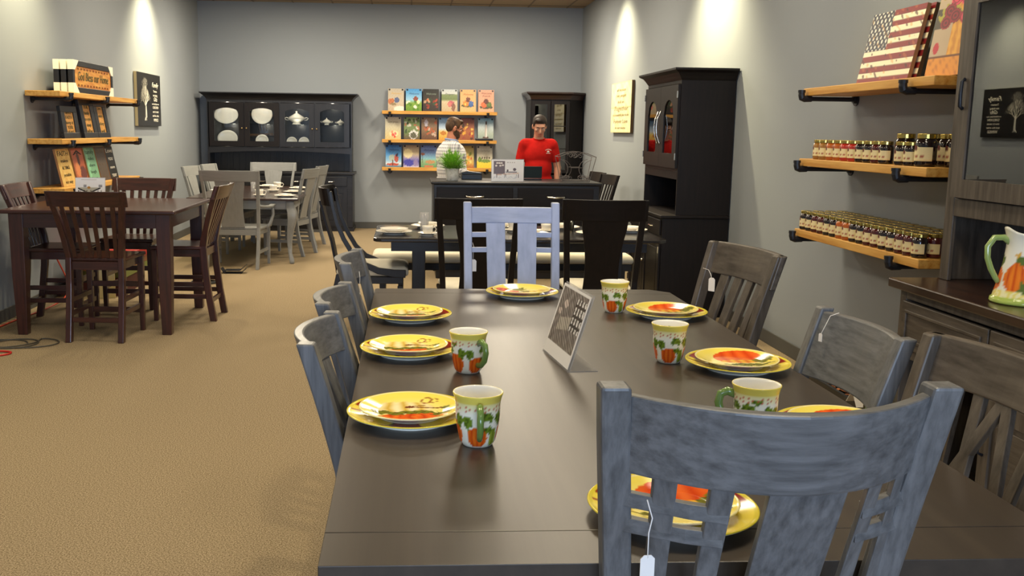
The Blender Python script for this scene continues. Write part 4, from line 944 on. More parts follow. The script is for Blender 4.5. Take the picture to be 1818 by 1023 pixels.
for i, (y, w_, f, lines, _, mk, lb) in enumerate(WP):
    t = thing('wooden_sign', lb, 'sign', (-2.975+.003*i, y, 1.0215), PI/2, rx=-.2)
    panel(w_, .33, .018, f, 24, 26, (.7, .5, .3), t)
    n = len(lines)
    for k, s_ in enumerate(lines): text(s_, .06 if k == 0 else .042, mk, t, (0, -.001, .285-.25*k/max(1, n-1)), width=w_*(.8 if k == 0 else .55))

# ------------------------------------------------------------------ jam jars
def jar_proto(R, H, content, nm='jam_jar'):
    t = thing(nm, 'jar', 'jar')
    MB().lathe([(0, 0), (R*.85, 0), (R*.97, R*.1), (R, R*.22), (R, H*.70), (R*.93, H*.78), (R*.80, H*.83), (R*.80, H*.88), (0, H*.88)], 20).build('body', content, t, smooth=True)
    MB().lathe([(R*.84, H*.845), (R*.88, H*.85), (R*.88, H*.985), (R*.84, H), (0, H)], 24).build('lid', M_gold, t, bevel=.001)
    b = MB(); n = 24; A = 1.45; R1 = R*1.012
    V = []
    for j in range(7):
        z = H*(.17+.42*j/6); V.append([b.bm.verts.new((R1*math.sin(-A+2*A*i/n), -R1*math.cos(-A+2*A*i/n), z+(H*.06*max(0, 1-((i/n-.35)/.18)**2) if j == 6 else 0))) for i in range(n+1)])
    for j in range(6):
        for i in range(n): b.bm.faces.new((V[j][i], V[j][i+1], V[j+1][i+1], V[j+1][i]))
    def lc_(co):
        a = math.atan2(co.x, -co.y)/A; v = (co.z/H-.17)/.42
        if (a+.3)**2*1.2+(v-.95)**2*1.2 < .09: return hx('6a3a34')
        if abs(v-.33) < .1 and -.45 < a < .5 and math.sin(a*60) > -.3: return hx('a04038')
        return hx('e9d9a8') if v > .1 else hx('e4c88c')
    b.build('label', M_matte, t, colf=lc_)
    return t
def liquid(nm, c): return mat(nm, c, .08, spec=.6, coat=.6)
DARK = liquid('jam_blackberry', '1b1014'); RED = liquid('jam_cherry', '4a1216'); AMB = liquid('jam_apricot', 'b0581a'); PNK = liquid('jam_pepper', 'b02c20'); GOLDJ = liquid('jam_peach', '9a6a30')
protos = {}
def jar(kind, size, x, y, z, lb, grp, rz=-PI/2+.25):
    k = (kind.name, size)
    R, H = {'s': (.0365, .115), 'b': (.049, .155)}[size]
    if k not in protos:
        protos[k] = t = jar_proto(R, H, kind); t.location = (x, y, z); t.rotation_euler.z = rz; t['label'] = lb; t['group'] = grp; return t
    return dup(protos[k], (x, y, z), rz, lb, grp)
names = {'jam_blackberry': 'dark', 'jam_cherry': 'deep red', 'jam_apricot': 'amber', 'jam_pepper': 'bright red', 'jam_peach': 'golden'}
front = [DARK, DARK, RED, RED, DARK, DARK, AMB, AMB, DARK, DARK, RED, RED, DARK, DARK, RED, RED, DARK, DARK]
ORD = 'first second third fourth fifth sixth seventh eighth ninth tenth eleventh twelfth thirteenth fourteenth fifteenth sixteenth seventeenth'.split()
zb_ = .9805
for i in range(17):
    for r in range(4):
        y = 5.80-i*.0835; x = 2.44+r*.0745
        kd = front[i] if r == 0 else (DARK, RED, DARK, AMB, RED)[(i//2+r) % 5]
        if r == 0:
            lb = '%s jam jar, %s from the left in the front row, bottom right-wall shelf' % (names[kd.name], ORD[i]); gp = 'front row of jars, bottom shelf'
        else:
            lb = 'gold-lidded jam jar, %s from the left, %s row back, bottom right-wall shelf' % (ORD[i], ('second', 'third', 'rearmost')[r-1]); gp = '%s row of jars, bottom shelf' % ('second', 'third', 'rearmost')[r-1]
        jar(kd, 's', x, y, zb_, lb, gp)
zm = 1.4105
ys = [5.70, 5.62, 5.52, 5.425, 5.335, 5.24, 5.15, 5.06, 4.97, 4.885]
kd_ = [GOLDJ, GOLDJ, AMB, AMB, PNK, PNK, DARK, DARK, RED, DARK]
for i, (y, kd) in enumerate(zip(ys, kd_)):
    jar(kd, 's', 2.45, y, zm, 'small %s jam jar, %s from the left on the middle right-wall shelf' % (names[kd.name], ORD[i]), 'small jars on the middle shelf')
for x, y, s_, lb in ((2.505, 4.80, 'b', 'large dark jar rising behind the small jars of the middle jar shelf'), (2.44, 4.70, 's', 'left one of two small dark jars between the large jars'), (2.44, 4.612, 's', 'right one of two small dark jars between the large jars'), (2.455, 4.51, 'b', 'large dark jar with wide label at the front of the middle jar shelf'), (2.60, 4.69, 'b', 'large jar half hidden behind the widest-labelled jar'), (2.60, 4.57, 'b', 'large jar farther back near the right end of the middle jar shelf'), (2.56, 4.43, 'b', 'large dark jar at the right end of the middle jar shelf, against the hutch')):
    jar(DARK, s_, x, y, zm, lb, 'assorted dark jars')

# ------------------------------------------------------------------ tall dark cabinet against the right wall (faces -x)
t = thing('tall_cabinet', 'tall dark cabinet with arched glass doors and curved chrome handles on the right wall', 'cabinet', (XR-.01, 8.0, 0), 0)
LW, DB, DU = 1.12, .565, .455   # length along y, base depth, upper depth
MB().box(-DB, 0, 0, LW, .06, .845).box(-DB+.03, 0, .01, LW-.01, 0, .06).build('base_case', 'ebony_z', t, bevel=.003)
MB().box(-DB-.02, 0, -.015, LW+.015, .846, .872).build('counter', 'ebony_y', t, bevel=.006)
MB().box(-DU, 0, 0, .022, .873, 1.985).box(-DU, 0, LW-.022, LW, .873, 1.985).box(-.015, 0, .022, LW-.022, .873, 1.985).box(-DU, -.015, .022, LW-.022, 1.96, 1.985).box(-DU, -.015, .022, LW-.022, 1.235, 1.26).build('upper_case', 'ebony_z', t)
MB().box(-DU-.001, -DU+.02, .023, LW-.023, 1.17, 1.234).build('rail', 'ebony_y', t)
crown(t, -DU, 0, 0, LW, 1.985, 2.085, .085, 'ebony', 'lfb') if False else None
rg = []
for e, z in ((0, 1.986), (.01, 2.0), (.022, 2.02), (.04, 2.045), (.07, 2.062), (.075, 2.066), (.075, 2.082)): rg.append([(-DU-e, -e, z), (0, -e, z), (0, LW+e, z), (-DU-e, LW+e, z)])
MB().loft(rg).build('crown_moulding', 'ebony_y', t)
dw = (LW-.02)/2
for k in range(2):
    y0 = LW-.01-k*dw     # farther door first
    d = door(t, dw-.004, .69, 'ebony', M_glass, .13, .12, at=(-DU-.001, y0, 1.262), rz=-PI/2)
    hxk = dw-.045 if k == 0 else .04
    P = [(hxk, -.022, .2), (hxk, -.03, .205), (hxk+(-.006 if k else .006), -.055, .27), (hxk, -.062, .34), (hxk+(-.006 if k else .006), -.055, .41), (hxk, -.03, .475), (hxk, -.022, .48)]
    MB().tube(P, .0065, 8).build('handle', M_chrome, d, smooth=True)
    for z in (.07, .58):
        xx = -.002 if k == 0 else dw-.004
        MB().tube([(xx, -.026, z), (xx, -.026, z+.055)], .006, 8).build('hinge', M_chrome, d)
for z, m_ in ((1.42, 'pine_y'), (1.70, 'pine_y')): MB().box(-DU+.03, -.02, .025, LW-.025, z, z+.018).build('shelf_board', m_, t)
for y0, y1 in ((.02, LW/2-.01), (LW/2+.01, LW-.02)):
    dr = MB().box(-DB-.016, -DB-.001, y0, y1, .70, .83).build('drawer', 'ebony_y', t, bevel=.004)
    ym = (y0+y1)/2; MB().tube([(-DB-.016, ym-.05, .765), (-DB-.035, ym-.03, .765), (-DB-.035, ym+.03, .765), (-DB-.016, ym+.05, .765)], .006, 6).build('pull', M_chrome, dr)
for k in range(2):
    d = door(t, dw-.012, .60, 'ebony', None, 0, .07, .016, at=(-DB-.001, LW-.015-k*dw, .08), rz=-PI/2, raised=True)
    MB().ell((dw-.05 if k == 0 else .035, -.03, .35), (.012, .012, .012)).build('knob', M_chrome, d, smooth=True)
    for z in (.09, .47): MB().tube([(0 if k == 0 else dw-.012, -.02, z), (0 if k == 0 else dw-.012, -.02, z+.055)], .006, 8).build('hinge', M_chrome, d)
for zz in (1.93, 1.66):
    l = bpy.data.lights.new('puck_lamp', 'POINT'); l.energy = 1.2; l.color = (1, .9, .75); l.shadow_soft_size = .03
    o = bpy.data.objects.new('puck_lamp', l); o.location = (XR-.2, 8.55, zz); C.objects.link(o)
# contents of the tall cabinet
r_ = random.Random(5)
for z, nm, lbz in ((1.7185, 'upper', 'top'), (1.4385, 'middle', 'middle')):
    for i, y in enumerate((8.16, 8.30, 8.44, 8.70, 8.84, 8.98)):
        h = .1+.1*r_.random(); rr0 = .03+.012*r_.random()
        o = MB().lathe([(0, 0), (rr0, 0), (rr0, h*.7), (rr0*.6, h*.85), (rr0*.6, h), (0, h)], 16).build('canister', (MATS['jam_cherry'], M_cream, MATS['jam_peach'])[i % 3], smooth=False, bevel=.002)
        o.location = (XR-.32+.05*(i % 2), y, z); tag(o, 'small %s canister, %s shelf of the tall cabinet, %s from the near side' % (('dark red', 'cream', 'honey')[i % 3], lbz, ('first', 'second', 'third', 'fourth', 'fifth', 'sixth')[i]), 'canister')

# ------------------------------------------------------------------ near right hutch (weathered taupe)
HY0, HY1 = 2.02, 4.0
t = thing('hutch', 'weathered grey-brown hutch with glass door at the right edge of the picture', 'cabinet', (XR-.01, HY1, 0), 0)
Lh = HY1-HY0; DB, DU = .58, .40
def hb(b, x0, x1, y0, y1, z0, z1): return b.box(x0, x1, -y1, -y0, z0, z1)   # y measured from the far end towards the camera
b = MB(); hb(b, -DB, 0, .0, .05, 0, .91); hb(b, -DB, 0, Lh-.05, Lh, 0, .91); hb(b, -.02, 0, .05, Lh-.05, 0, .91); hb(b, -DB, -.02, .05, Lh-.05, .87, .91); hb(b, -DB, -.02, .05, Lh-.05, .62, .66); hb(b, -DB, -.02, .05, Lh-.05, .06, .1)
b.build('base_case', 'taupe_z', t, bevel=.003)
b = MB(); hb(b, -DB-.045, 0, -.03, Lh+.03, .911, .95); b.build('counter', 'walnut_y', t, bevel=.006)
nb = 3; bw = (Lh-.1)/nb
for k in range(nb):
    y0 = .05+k*bw+.006; wd = bw-.012
    b = MB(); hb(b, -DB-.018, -DB+.0, y0, y0+wd, .665, .865); dr = b.build('drawer', 'taupe_y', t, bevel=.004)
    b = MB()
    for a_ in ((y0+.035, y0+wd-.035, .70, .712), (y0+.035, y0+wd-.035, .818, .83), (y0+.035, y0+.047, .712, .818), (y0+wd-.047, y0+wd-.035, .712, .818)): hb(b, -DB-.026, -DB-.018, *a_)
    b.build('panel_moulding', 'taupe_y', dr, bevel=.002)
    ym = -(y0+wd/2)
    MB().tube([(-DB-.018, ym-.055, .765), (-DB-.038, ym-.055, .765), (-DB-.045, ym-.04, .765), (-DB-.045, ym+.04, .765), (-DB-.038, ym+.055, .765), (-DB-.018, ym+.055, .765)], .0065, 8).ell((-DB-.045, ym-.05, .765), (.011, .011, .011)).ell((-DB-.045, ym+.05, .765), (.011, .011, .011)).build('pull', mat('antique_pewter', '6a655c', .35, metal=.9), dr, smooth=True)
    if k: d = door(t, wd, .51, 'taupe', None, 0, .06, .018, at=(-DB-.001, -y0, .105), rz=-PI/2, raised=True)
    if k:
        MB().tube([(.03, -.02, .3), (.03, -.04, .31), (.03, -.04, .38), (.03, -.02, .39)], .006, 8).build('pull', M_iron, d, smooth=True)
    else:
        b = MB()
        for j in range(4): b.prism([(-y0-wd*.08-(wd*.84)*j/4, .11), (-y0-wd*.08-(wd*.84)*(j+.12)/4, .11), (-y0-wd*.08-(wd*.84)*(j+1)/4, .6), (-y0-wd*.08-(wd*.84)*(j+.88)/4, .6)], -DB+.01, -DB+.03, 'x')
        b.build('wine_lattice', 'taupe_z', t)
# upper
b = MB(); hb(b, -DU, 0, 0, .028, .951, 2.32); hb(b, -DU, 0, Lh-.028, Lh, .951, 2.32); hb(b, -.015, 0, .028, Lh-.028, .951, 2.32); hb(b, -DU, -.015, .028, Lh-.028, 2.29, 2.32); hb(b, -DU, -.015, .028, Lh-.028, 1.30, 1.325)
b.build('upper_case', 'taupe_z', t, bevel=.002)
b = MB(); hb(b, -DU-.018, -DU-.0005, .0, .065, .951, 2.32); hb(b, -DU-.018, -DU-.0005, Lh-.065, Lh, .951, 2.32); hb(b, -DU-.018, -DU-.0005, .066, Lh-.066, 1.225, 1.30); hb(b, -DU-.018, -DU-.0005, .066, Lh-.066, 2.16, 2.32)
b.build('face_frame', 'taupe_z', t, bevel=.003)
uw = (Lh-.13-.01)/3
for k in range(3):
    y0 = .066+k*(uw+.004)
    d = door(t, uw, .85, 'taupe', M_door, 0, .075, .02, at=(-DU-.019, -y0, 1.305), rz=-PI/2)
    MB().tube([(.035, -.021, .36), (.035, -.034, .37), (.035, -.036, .42), (.035, -.034, .47), (.035, -.021, .48)], .008, 8).build('pull', M_iron, d, smooth=True)
MB().box(-DU+.02, -.016, -Lh+.03, -.03, 1.72, 1.728).build('glass_shelf', M_glass, t)
rg = []
for e, z in ((0, 2.321), (.02, 2.35), (.06, 2.39), (.08, 2.395), (.08, 2.42)): rg.append([(-DU-.02-e, -Lh-e, z), (0, -Lh-e, z), (0, e, z), (-DU-.02-e, e, z)])
MB().loft(rg).build('crown_moulding', 'taupe_y', t)
# pitcher
PR, PH = .105, .26
t = thing('pitcher', 'large pumpkin-painted pitcher with green handle on the weathered hutch', 'pitcher', (2.26, 3.40, .951), -.15)
b = MB(); n = 64; prof = [(0, .004), (.100, .004), (.104, 0), (.106, .006), (.104, .018), (.098, .022)]
for k in range(1, 31):
    q = k/30; r = .098-.034*math.sin(q*PI*.52)+(.012*max(0, (q-.75)/.25)**2); prof.append((r, .022+q*(PH-.022)))
prof += [(prof[-1][0]-.005, PH), (prof[-1][0]-.008, PH-.01), (.056, PH*.6), (.07, .05), (0, .03)]
b.lathe(prof, n)
for v in b.bm.verts:
    if v.co.z > PH*.7:
        a = math.atan2(v.co.y, v.co.x); q = (v.co.z-PH*.7)/(PH*.3); r = math.hypot(v.co.x, v.co.y)
        k = max(0, math.cos(a-0.0))**6; v.co.x += .035*k*q*q; v.co.z += (.018*k-.014*(max(0, math.cos(a-1.0))**4+max(0, math.cos(a+1.0))**4)+.02*max(0, math.cos(a-PI))**6)*q*q
def pitc(co):
    z = co.z/PH; a = math.atan2(co.y, co.x); u = ((a+PI/2+.25)*3/(2*PI)+.5) % 1; u = (u-.5)*2
    if z < .085: return hx('a8ba5a')
    c = hx('efe7b0') if z < .2 else hx('e9e6d6')
    if z < .2 and nse(u, z, .5) > 0: c = hx('e8d870')
    for cx, cy, rx, ry in ((-.5, .38, .5, .2), (.42, .33, .5, .17)):
        p = pump(u, z, cx, cy, rx, ry, hx('f08a24'), DOR)
        if p: c = p
    for cx, cy, rx, ry in ((-.05, .25, .28, .09), (-.2, .62, .35, .06), (.5, .58, .3, .08), (.0, .55, .12, .12)):
        if ((u-cx)/rx)**2+((z-cy)/ry)**2+.6*nse(u, z, .7) < 1: c = hx('5c7030')
    if E2(u, z, -.5, .68, .16, .06) and nse(u*2, z*2) > -.2: c = hx('d8a84a')
    return c
b.build('body', M_ceram, t, smooth=True, colf=pitc)
MB().tube([(-.060, 0, .222), (-.082, 0, .240), (-.115, 0, .238), (-.135, 0, .205), (-.133, 0, .165), (-.118, 0, .125), (-.098, 0, .09), (-.088, 0, .075)], [.009, .010, .010, .0095, .009, .009, .0085, .008], 12, flat=1.2).build('handle', mat('pale_green_glaze', '93a85e', .15, spec=.6, coat=.5), t, smooth=True)

# ------------------------------------------------------------------ sideboard / counter with drawers
SZ = 1.025
t = thing('sideboard', 'near-black sideboard with wide drawers that two people stand behind', 'sideboard', (1.145, 10.1, 0))
hw = .90
MB().box(-hw+.03, hw-.03, .025, .80, .08, SZ-.032).box(-hw+.06, hw-.06, .05, .78, 0, .08).build('case', 'navy_x', t, bevel=.004)
MB().box(-hw, hw, 0, .83, SZ-.031, SZ).build('top', 'navy_x', t, bevel=.012, seg=3)
for k in range(2):
    x0 = -hw+.06+k*(hw-.05)
    for z0, z1 in ((.775, .965), (.46, .75), (.12, .43)):
        dr = MB().box(x0, x0+hw-.10, .012, .024, z0, z1).build('drawer', 'ebony_x', t, bevel=.005)
        xm = x0+(hw-.10)/2
        MB().tube([(xm-.10, .004, (z0+z1)/2+.012), (xm-.085, -.02, (z0+z1)/2), (xm, -.028, (z0+z1)/2-.004), (xm+.085, -.02, (z0+z1)/2), (xm+.10, .004, (z0+z1)/2+.012)], [.008, .01, .011, .01, .008], 8).build('pull', M_chrome, dr, smooth=True)
sign(1.048, 10.16, SZ, 0, .345, .235, 'side', 'white framed sketch print of furniture standing on the sideboard', lean=.06)
# potted plant
t = thing('potted_plant', 'bushy green plant in a small white pot on the sideboard', 'plant', (.475, 10.32, SZ))
MB().lathe([(0, 0), (.058, 0), (.062, .004), (.076, .128), (.072, .130), (.068, .112), (0, .112)], 28).build('pot', mat('marbled_pot', 'e4e2da', .6, col2='c4c0b4', scale=(30, 30, 30), ramp=(.3, .5)), t, smooth=True)
b = MB(); r_ = random.Random(11)
for i in range(330):
    a = r_.random()*2*PI; el_ = r_.random()**.7*1.25; L_ = .13+.13*r_.random()
    d = Vector((math.cos(a)*math.sin(el_), math.sin(a)*math.sin(el_), math.cos(el_))); p0 = Vector((math.cos(a)*.04*r_.random(), math.sin(a)*.04*r_.random(), .108))
    sd = d.cross(Vector((0, 0, 1))); sd = sd.normalized() if sd.length > .01 else Vector((1, 0, 0))
    w_ = .004+.003*r_.random(); P = []
    for k in range(5):
        q = k/4; P.append((p0+d*L_*q+Vector((0, 0, .03*q-.07*q*q*math.sin(el_))), w_*(1-abs(q*2-.8)*.55)*(.1 if k == 4 else 1)))
    V = [(b.bm.verts.new(p-sd*ww), b.bm.verts.new(p+sd*ww)) for p, ww in P]
    for (a0, a1), (c0, c1) in zip(V[:-1], V[1:]): b.bm.faces.new((a0, a1, c1, c0))
    for k in (1, 2, 3):
        p, ww = P[k]
        for s in (-1, 1):
            tip = p+(sd*s+d*.8).normalized()*.028; n_ = d*.006
            b.bm.faces.new([b.bm.verts.new(q) for q in (p-n_, tip, p+n_)])
b.build('foliage', mat('plant_green', '8fc23c', .5, col2='5f9a2a', scale=(25, 25, 25)), t)
# laptop, printer, wire basket
t = thing('laptop', 'small dark laptop with raised lid in front of the person in red', 'laptop', (1.375, 10.74, SZ))
MB().box(-.10, .10, -.11, .05, 0, .014).build('keyboard_base', M_black, t, bevel=.003)
o = MB().box(-.10, .10, -.006, .004, 0, .13).build('screen', mat('dark_screen', '1d2a2a', .3), t, bevel=.003); o.location = (0, -.11, .014); o.rotation_euler = (.12, 0, 0)
o.location = (.0, -.10, .02)
t = thing('receipt_printer', 'small black receipt printer behind the potted plant', 'printer', (.70, 10.62, SZ))
MB().box(-.11, .11, -.07, .07, 0, .055).prism([(-.11, .056), (.11, .056), (.11, .075), (-.04, .09), (-.11, .075)], -.06, .06, 'y').build('body', M_black, t, bevel=.005)
def spiral(cx, cz, r, y, s=1, a0=0, n=18, turns=1.4):
    return [(cx+s*r*(1-.75*k/n)*math.cos(a0+turns*2*PI*k/n), y, cz+r*(1-.75*k/n)*math.sin(a0+turns*2*PI*k/n)) for k in range(n+1)]
t = thing('wire_basket', 'black scrolled wire basket at the right end of the sideboard', 'basket', (1.80, 10.40, SZ))
bw0, bw1, bd0, bd1, bh = .145, .20, .08, .13, .265
def rim(w_, d_, z, arc=0): 
    return [(-w_, -d_, z), (-w_*.5, -d_, z+arc*.7), (0, -d_, z+arc), (w_*.5, -d_, z+arc*.7), (w_, -d_, z), (w_, d_, z), (w_*.5, d_, z+arc*.7), (0, d_, z+arc), (-w_*.5, d_, z+arc*.7), (-w_, d_, z)]
MB().tube(rim(bw1, bd1, bh, .055), .0035, 6, True).build('rim', M_wire, t)
MB().tube(rim(bw0, bd0, .012), .0035, 6, True).build('base_ring', M_wire, t)
for sx in (-1, 1):
    for sy in (-1, 1): MB().tube([(sx*bw0, sy*bd0, .003), (sx*bw1, sy*bd1, bh)], .0035, 6).build('upright', M_wire, t)
for sy in (-1, 1):
    y1 = lambda z: sy*(bd0+(bd1-bd0)*z/bh)
    b = MB()
    for sx in (-1, 1):
        P = [(sx*.15*math.cos(q), 0, .13+.12*math.sin(q)) for q in [(-1.2+2.4*k/12) for k in range(13)]]
        P = [(sx*(.19-.13*math.cos(q)), y1(.13+.12*math.sin(q)), .13+.11*math.sin(q)) for q in [(-1.3+2.6*k/14) for k in range(15)]]
        b.tube(P, .003, 5)
        for (cx, cz, r) in ((sx*.032, .275, .03), (sx*.07, .035, .028), (sx*.13, .035, .026)): b.tube([(p[0], y1(p[2]), p[2]) for p in spiral(cx, cz, r, 0, sx)], .003, 5)
    b.tube([(-.06, y1(.15), .15), (.06, y1(.15), .15)], .003, 5)
    b.build('scroll_work', M_wire, t)
# two dark chairs stored behind the sideboard
for p1, p2, lb in (((2.44, 11.16), (2.34, 11.64), 'dark slat-back chair stored by the right wall, nearer of the two beside the sideboard'), ((2.42, 11.86), (2.35, 12.32), 'dark slat-back chair stored by the right wall, farther of the two beside the sideboard')):
    P, a, Lw = back_at(p1, p2, .42, .12)
    chair('dining_chair', lb, 'chair', P, a, W=.52, Wf=.43, tz=1.06, sz=.5, bow=.03, crest=.12, mt='ebony', slats=[(-.17, -.14), (-.09, -.06), (-.015, .015), (.06, .09), (.14, .17)], stretch=[(.2, 's')])
# ------------------------------------------------------------------ floor clutter on the left
def flatbox(x0, x1, y0, y1, z0, z1, m, lb):
    o = MB().box(0, x1-x0, 0, y1-y0, 0, z1-z0).build('canvas_box', m, bevel=.004); o.location = (x0, y0, z0); tag(o, lb, 'box', None)
flatbox(-3.10, -2.62, 8.95, 9.60, .0, .17, mat('maroon_card', '4a1414', .6), 'dark maroon box lowest of the stack under the left shelves')
flatbox(-3.10, -2.58, 8.95, 9.85, .171, .235, mat('olive_card', '6a7030', .6), 'olive green flat box in the stack under the left shelves')
flatbox(-3.10, -2.58, 8.93, 9.85, .236, .30, mat('tan_card', '8a5a34', .6), 'tan flat box in the stack under the left shelves')
flatbox(-3.10, -2.56, 8.92, 9.88, .301, .385, mat('red_card', 'a8241c', .5), 'bright red flat box topmost of the stack under the left shelves')
t = thing('print_card', 'cream print with red top edge leaning on the stacked boxes under the pub table', 'print', (-2.77, 8.85, .0), 0)
def cardf(u, v):
    c = mixc(hx('e8d088'), hx('f4ecd0'), v)
    if v > .76: c = hx('b42018')
    if .6 < v < .76 and u > .6 and abs(v-.7) < .03: c = hx('4a3428')
    return c
panel(.24, .36, .012, cardf, 20, 30, (.8, .7, .5), t, 'board')
def cord(lb, pts, r, m, nm='cable', closed=False):
    cu = bpy.data.curves.new('c', 'CURVE'); cu.dimensions = '3D'; s = cu.splines.new('NURBS'); s.points.add(len(pts)-1)
    for p, q in zip(s.points, pts): p.co = (*q, 1)
    s.use_endpoint_u = True; s.order_u = 4; cu.bevel_depth = r; cu.bevel_resolution = 2; cu.resolution_u = 8
    tmp = bpy.data.objects.new('c', cu); C.objects.link(tmp); dg = bpy.context.evaluated_depsgraph_get(); dg.update()
    me = bpy.data.meshes.new_from_object(tmp.evaluated_get(dg)); bpy.data.objects.remove(tmp); me.materials.clear(); me.materials.append(m)
    o = bpy.data.objects.new(nm, me); C.objects.link(o); tag(o, lb, 'cable'); return o
cord('grey cable in loose loops on the carpet beside the pub table leg', [(-2.90+.20*math.cos(a)*(1+.15*math.sin(a*.7))+.12*k, 6.90+.16*math.sin(a)+.02*k, .006+.001*k) for k, a in enumerate([i*.62 for i in range(24)]) for k in [k/24*2]] + [(-2.62, 6.97, .006), (-2.75, 6.8, .008), (-3.0, 6.72, .006)], .0045, M_cord)
cord('red cable on the carpet at the left edge of the picture', [(-3.1, 6.50, .006), (-2.88, 6.48, .006), (-2.72, 6.54, .006), (-2.68, 6.64, .008), (-2.78, 6.68, .01), (-2.95, 6.66, .006), (-3.1, 6.62, .006)], .007, M_red)
cord('orange extension cord along the left baseboard', [(-3.17, 6.2, .008), (-3.15, 7.3, .008), (-3.12, 7.9, .008), (-3.0, 8.5, .01), (-3.0, 8.8, .12), (-3.14, 8.86, .30), (-3.17, 8.8, .45)], .007, mat('cord_orange', 'c8401c', .5))
cord('black and white cable coil on the carpet behind the side pub chair', [(-2.02+.14*math.cos(a), 9.72+.10*math.sin(a), .006+.0006*i) for i, a in enumerate([i*.6 for i in range(32)])], .006, M_black)
t = thing('floor_bracket', 'small black folded metal bracket on the carpet near the grey armchair', 'bracket', (-1.87, 10.45, .001), 0)
MB().box(-.09, .09, -.06, .06, 0, .008).prism([(.09, 0), (.15, .055), (.15, .065), (.085, .008)], -.06, .06, 'y').prism([(-.09, 0), (-.12, .05), (-.12, .06), (-.085, .008)], -.06, .06, 'y').build('folded_plate', M_iron, t)
MB().prism([(-.08, .03), (.08, .03), (.14, .085), (.14, .093), (.078, .038), (-.08, .038)], -.055, .055, 'y').build('upper_plate', M_iron, t)

# ------------------------------------------------------------------ people
def fuse(name, m, parts, parent, voxel=.009, smooth=6, colf=None):
    """one continuous surface from overlapping volumes"""
    b = MB()
    for p in parts:
        k = p[0]
        if k == 'e': b.ell(Vector(p[1]), p[2], p[3] if len(p) > 3 else None, 20, 14)
        else: b.cap(p[1], p[2], p[3], p[4])
    bmesh.ops.recalc_face_normals(b.bm, faces=b.bm.faces)
    me = bpy.data.meshes.new('f'); b.bm.to_mesh(me); b.bm.free()
    o = bpy.data.objects.new('f', me); C.objects.link(o)
    md = o.modifiers.new('r', 'REMESH'); md.mode = 'VOXEL'; md.voxel_size = voxel; md.use_smooth_shade = True
    ms = o.modifiers.new('s', 'SMOOTH'); ms.iterations = smooth; ms.factor = .5
    dg = bpy.context.evaluated_depsgraph_get(); dg.update()
    m2 = bpy.data.meshes.new_from_object(o.evaluated_get(dg)); bpy.data.objects.remove(o)
    m2.materials.clear(); m2.materials.append(m)
    for p in m2.polygons: p.use_smooth = True
    r = bpy.data.objects.new(name, m2); C.objects.link(r); r.parent = parent; return r
def plaid():
    M = bpy.data.materials.new('plaid_shirt'); M.use_nodes = True; nt = M.node_tree; N = nt.nodes; L_ = nt.links; b = N['Principled BSDF']; b.inputs['Roughness'].default_value = .8
    tc = N.new('ShaderNodeTexCoord'); sp = N.new('ShaderNodeSeparateXYZ'); L_.new(tc.outputs['Object'], sp.inputs[0])
    def math_(op, a, bb):
        n = N.new('ShaderNodeMath'); n.operation = op
        for i, v in enumerate((a, bb)):
            if isinstance(v, (int, float)): n.inputs[i].default_value = v
            else: L_.new(v, n.inputs[i])
        return n.outputs[0]
    def line(src, k, wd): return math_('LESS_THAN', math_('FRACT', math_('MULTIPLY', src, k), 0), wd)
    h = math_('ADD', sp.outputs[0], sp.outputs[1]); h = math_('ADD', h, 5); z = math_('ADD', sp.outputs[2], 5)
    a = math_('ADD', line(h, 27, .26), line(z, 27, .26)); a = math_('MULTIPLY', a, .5)
    mx = N.new('ShaderNodeMix'); mx.data_type = 'RGBA'; L_.new(a, mx.inputs[0]); mx.inputs[6].default_value = (*lin('e8e6e6'), 1); mx.inputs[7].default_value = (*lin('5a5c6c'), 1)
    L_.new(mx.outputs[2], b.inputs['Base Color']); return M
def rot_about(p, piv, R): return tuple(R @ (Vector(p)-Vector(piv)) + Vector(piv))
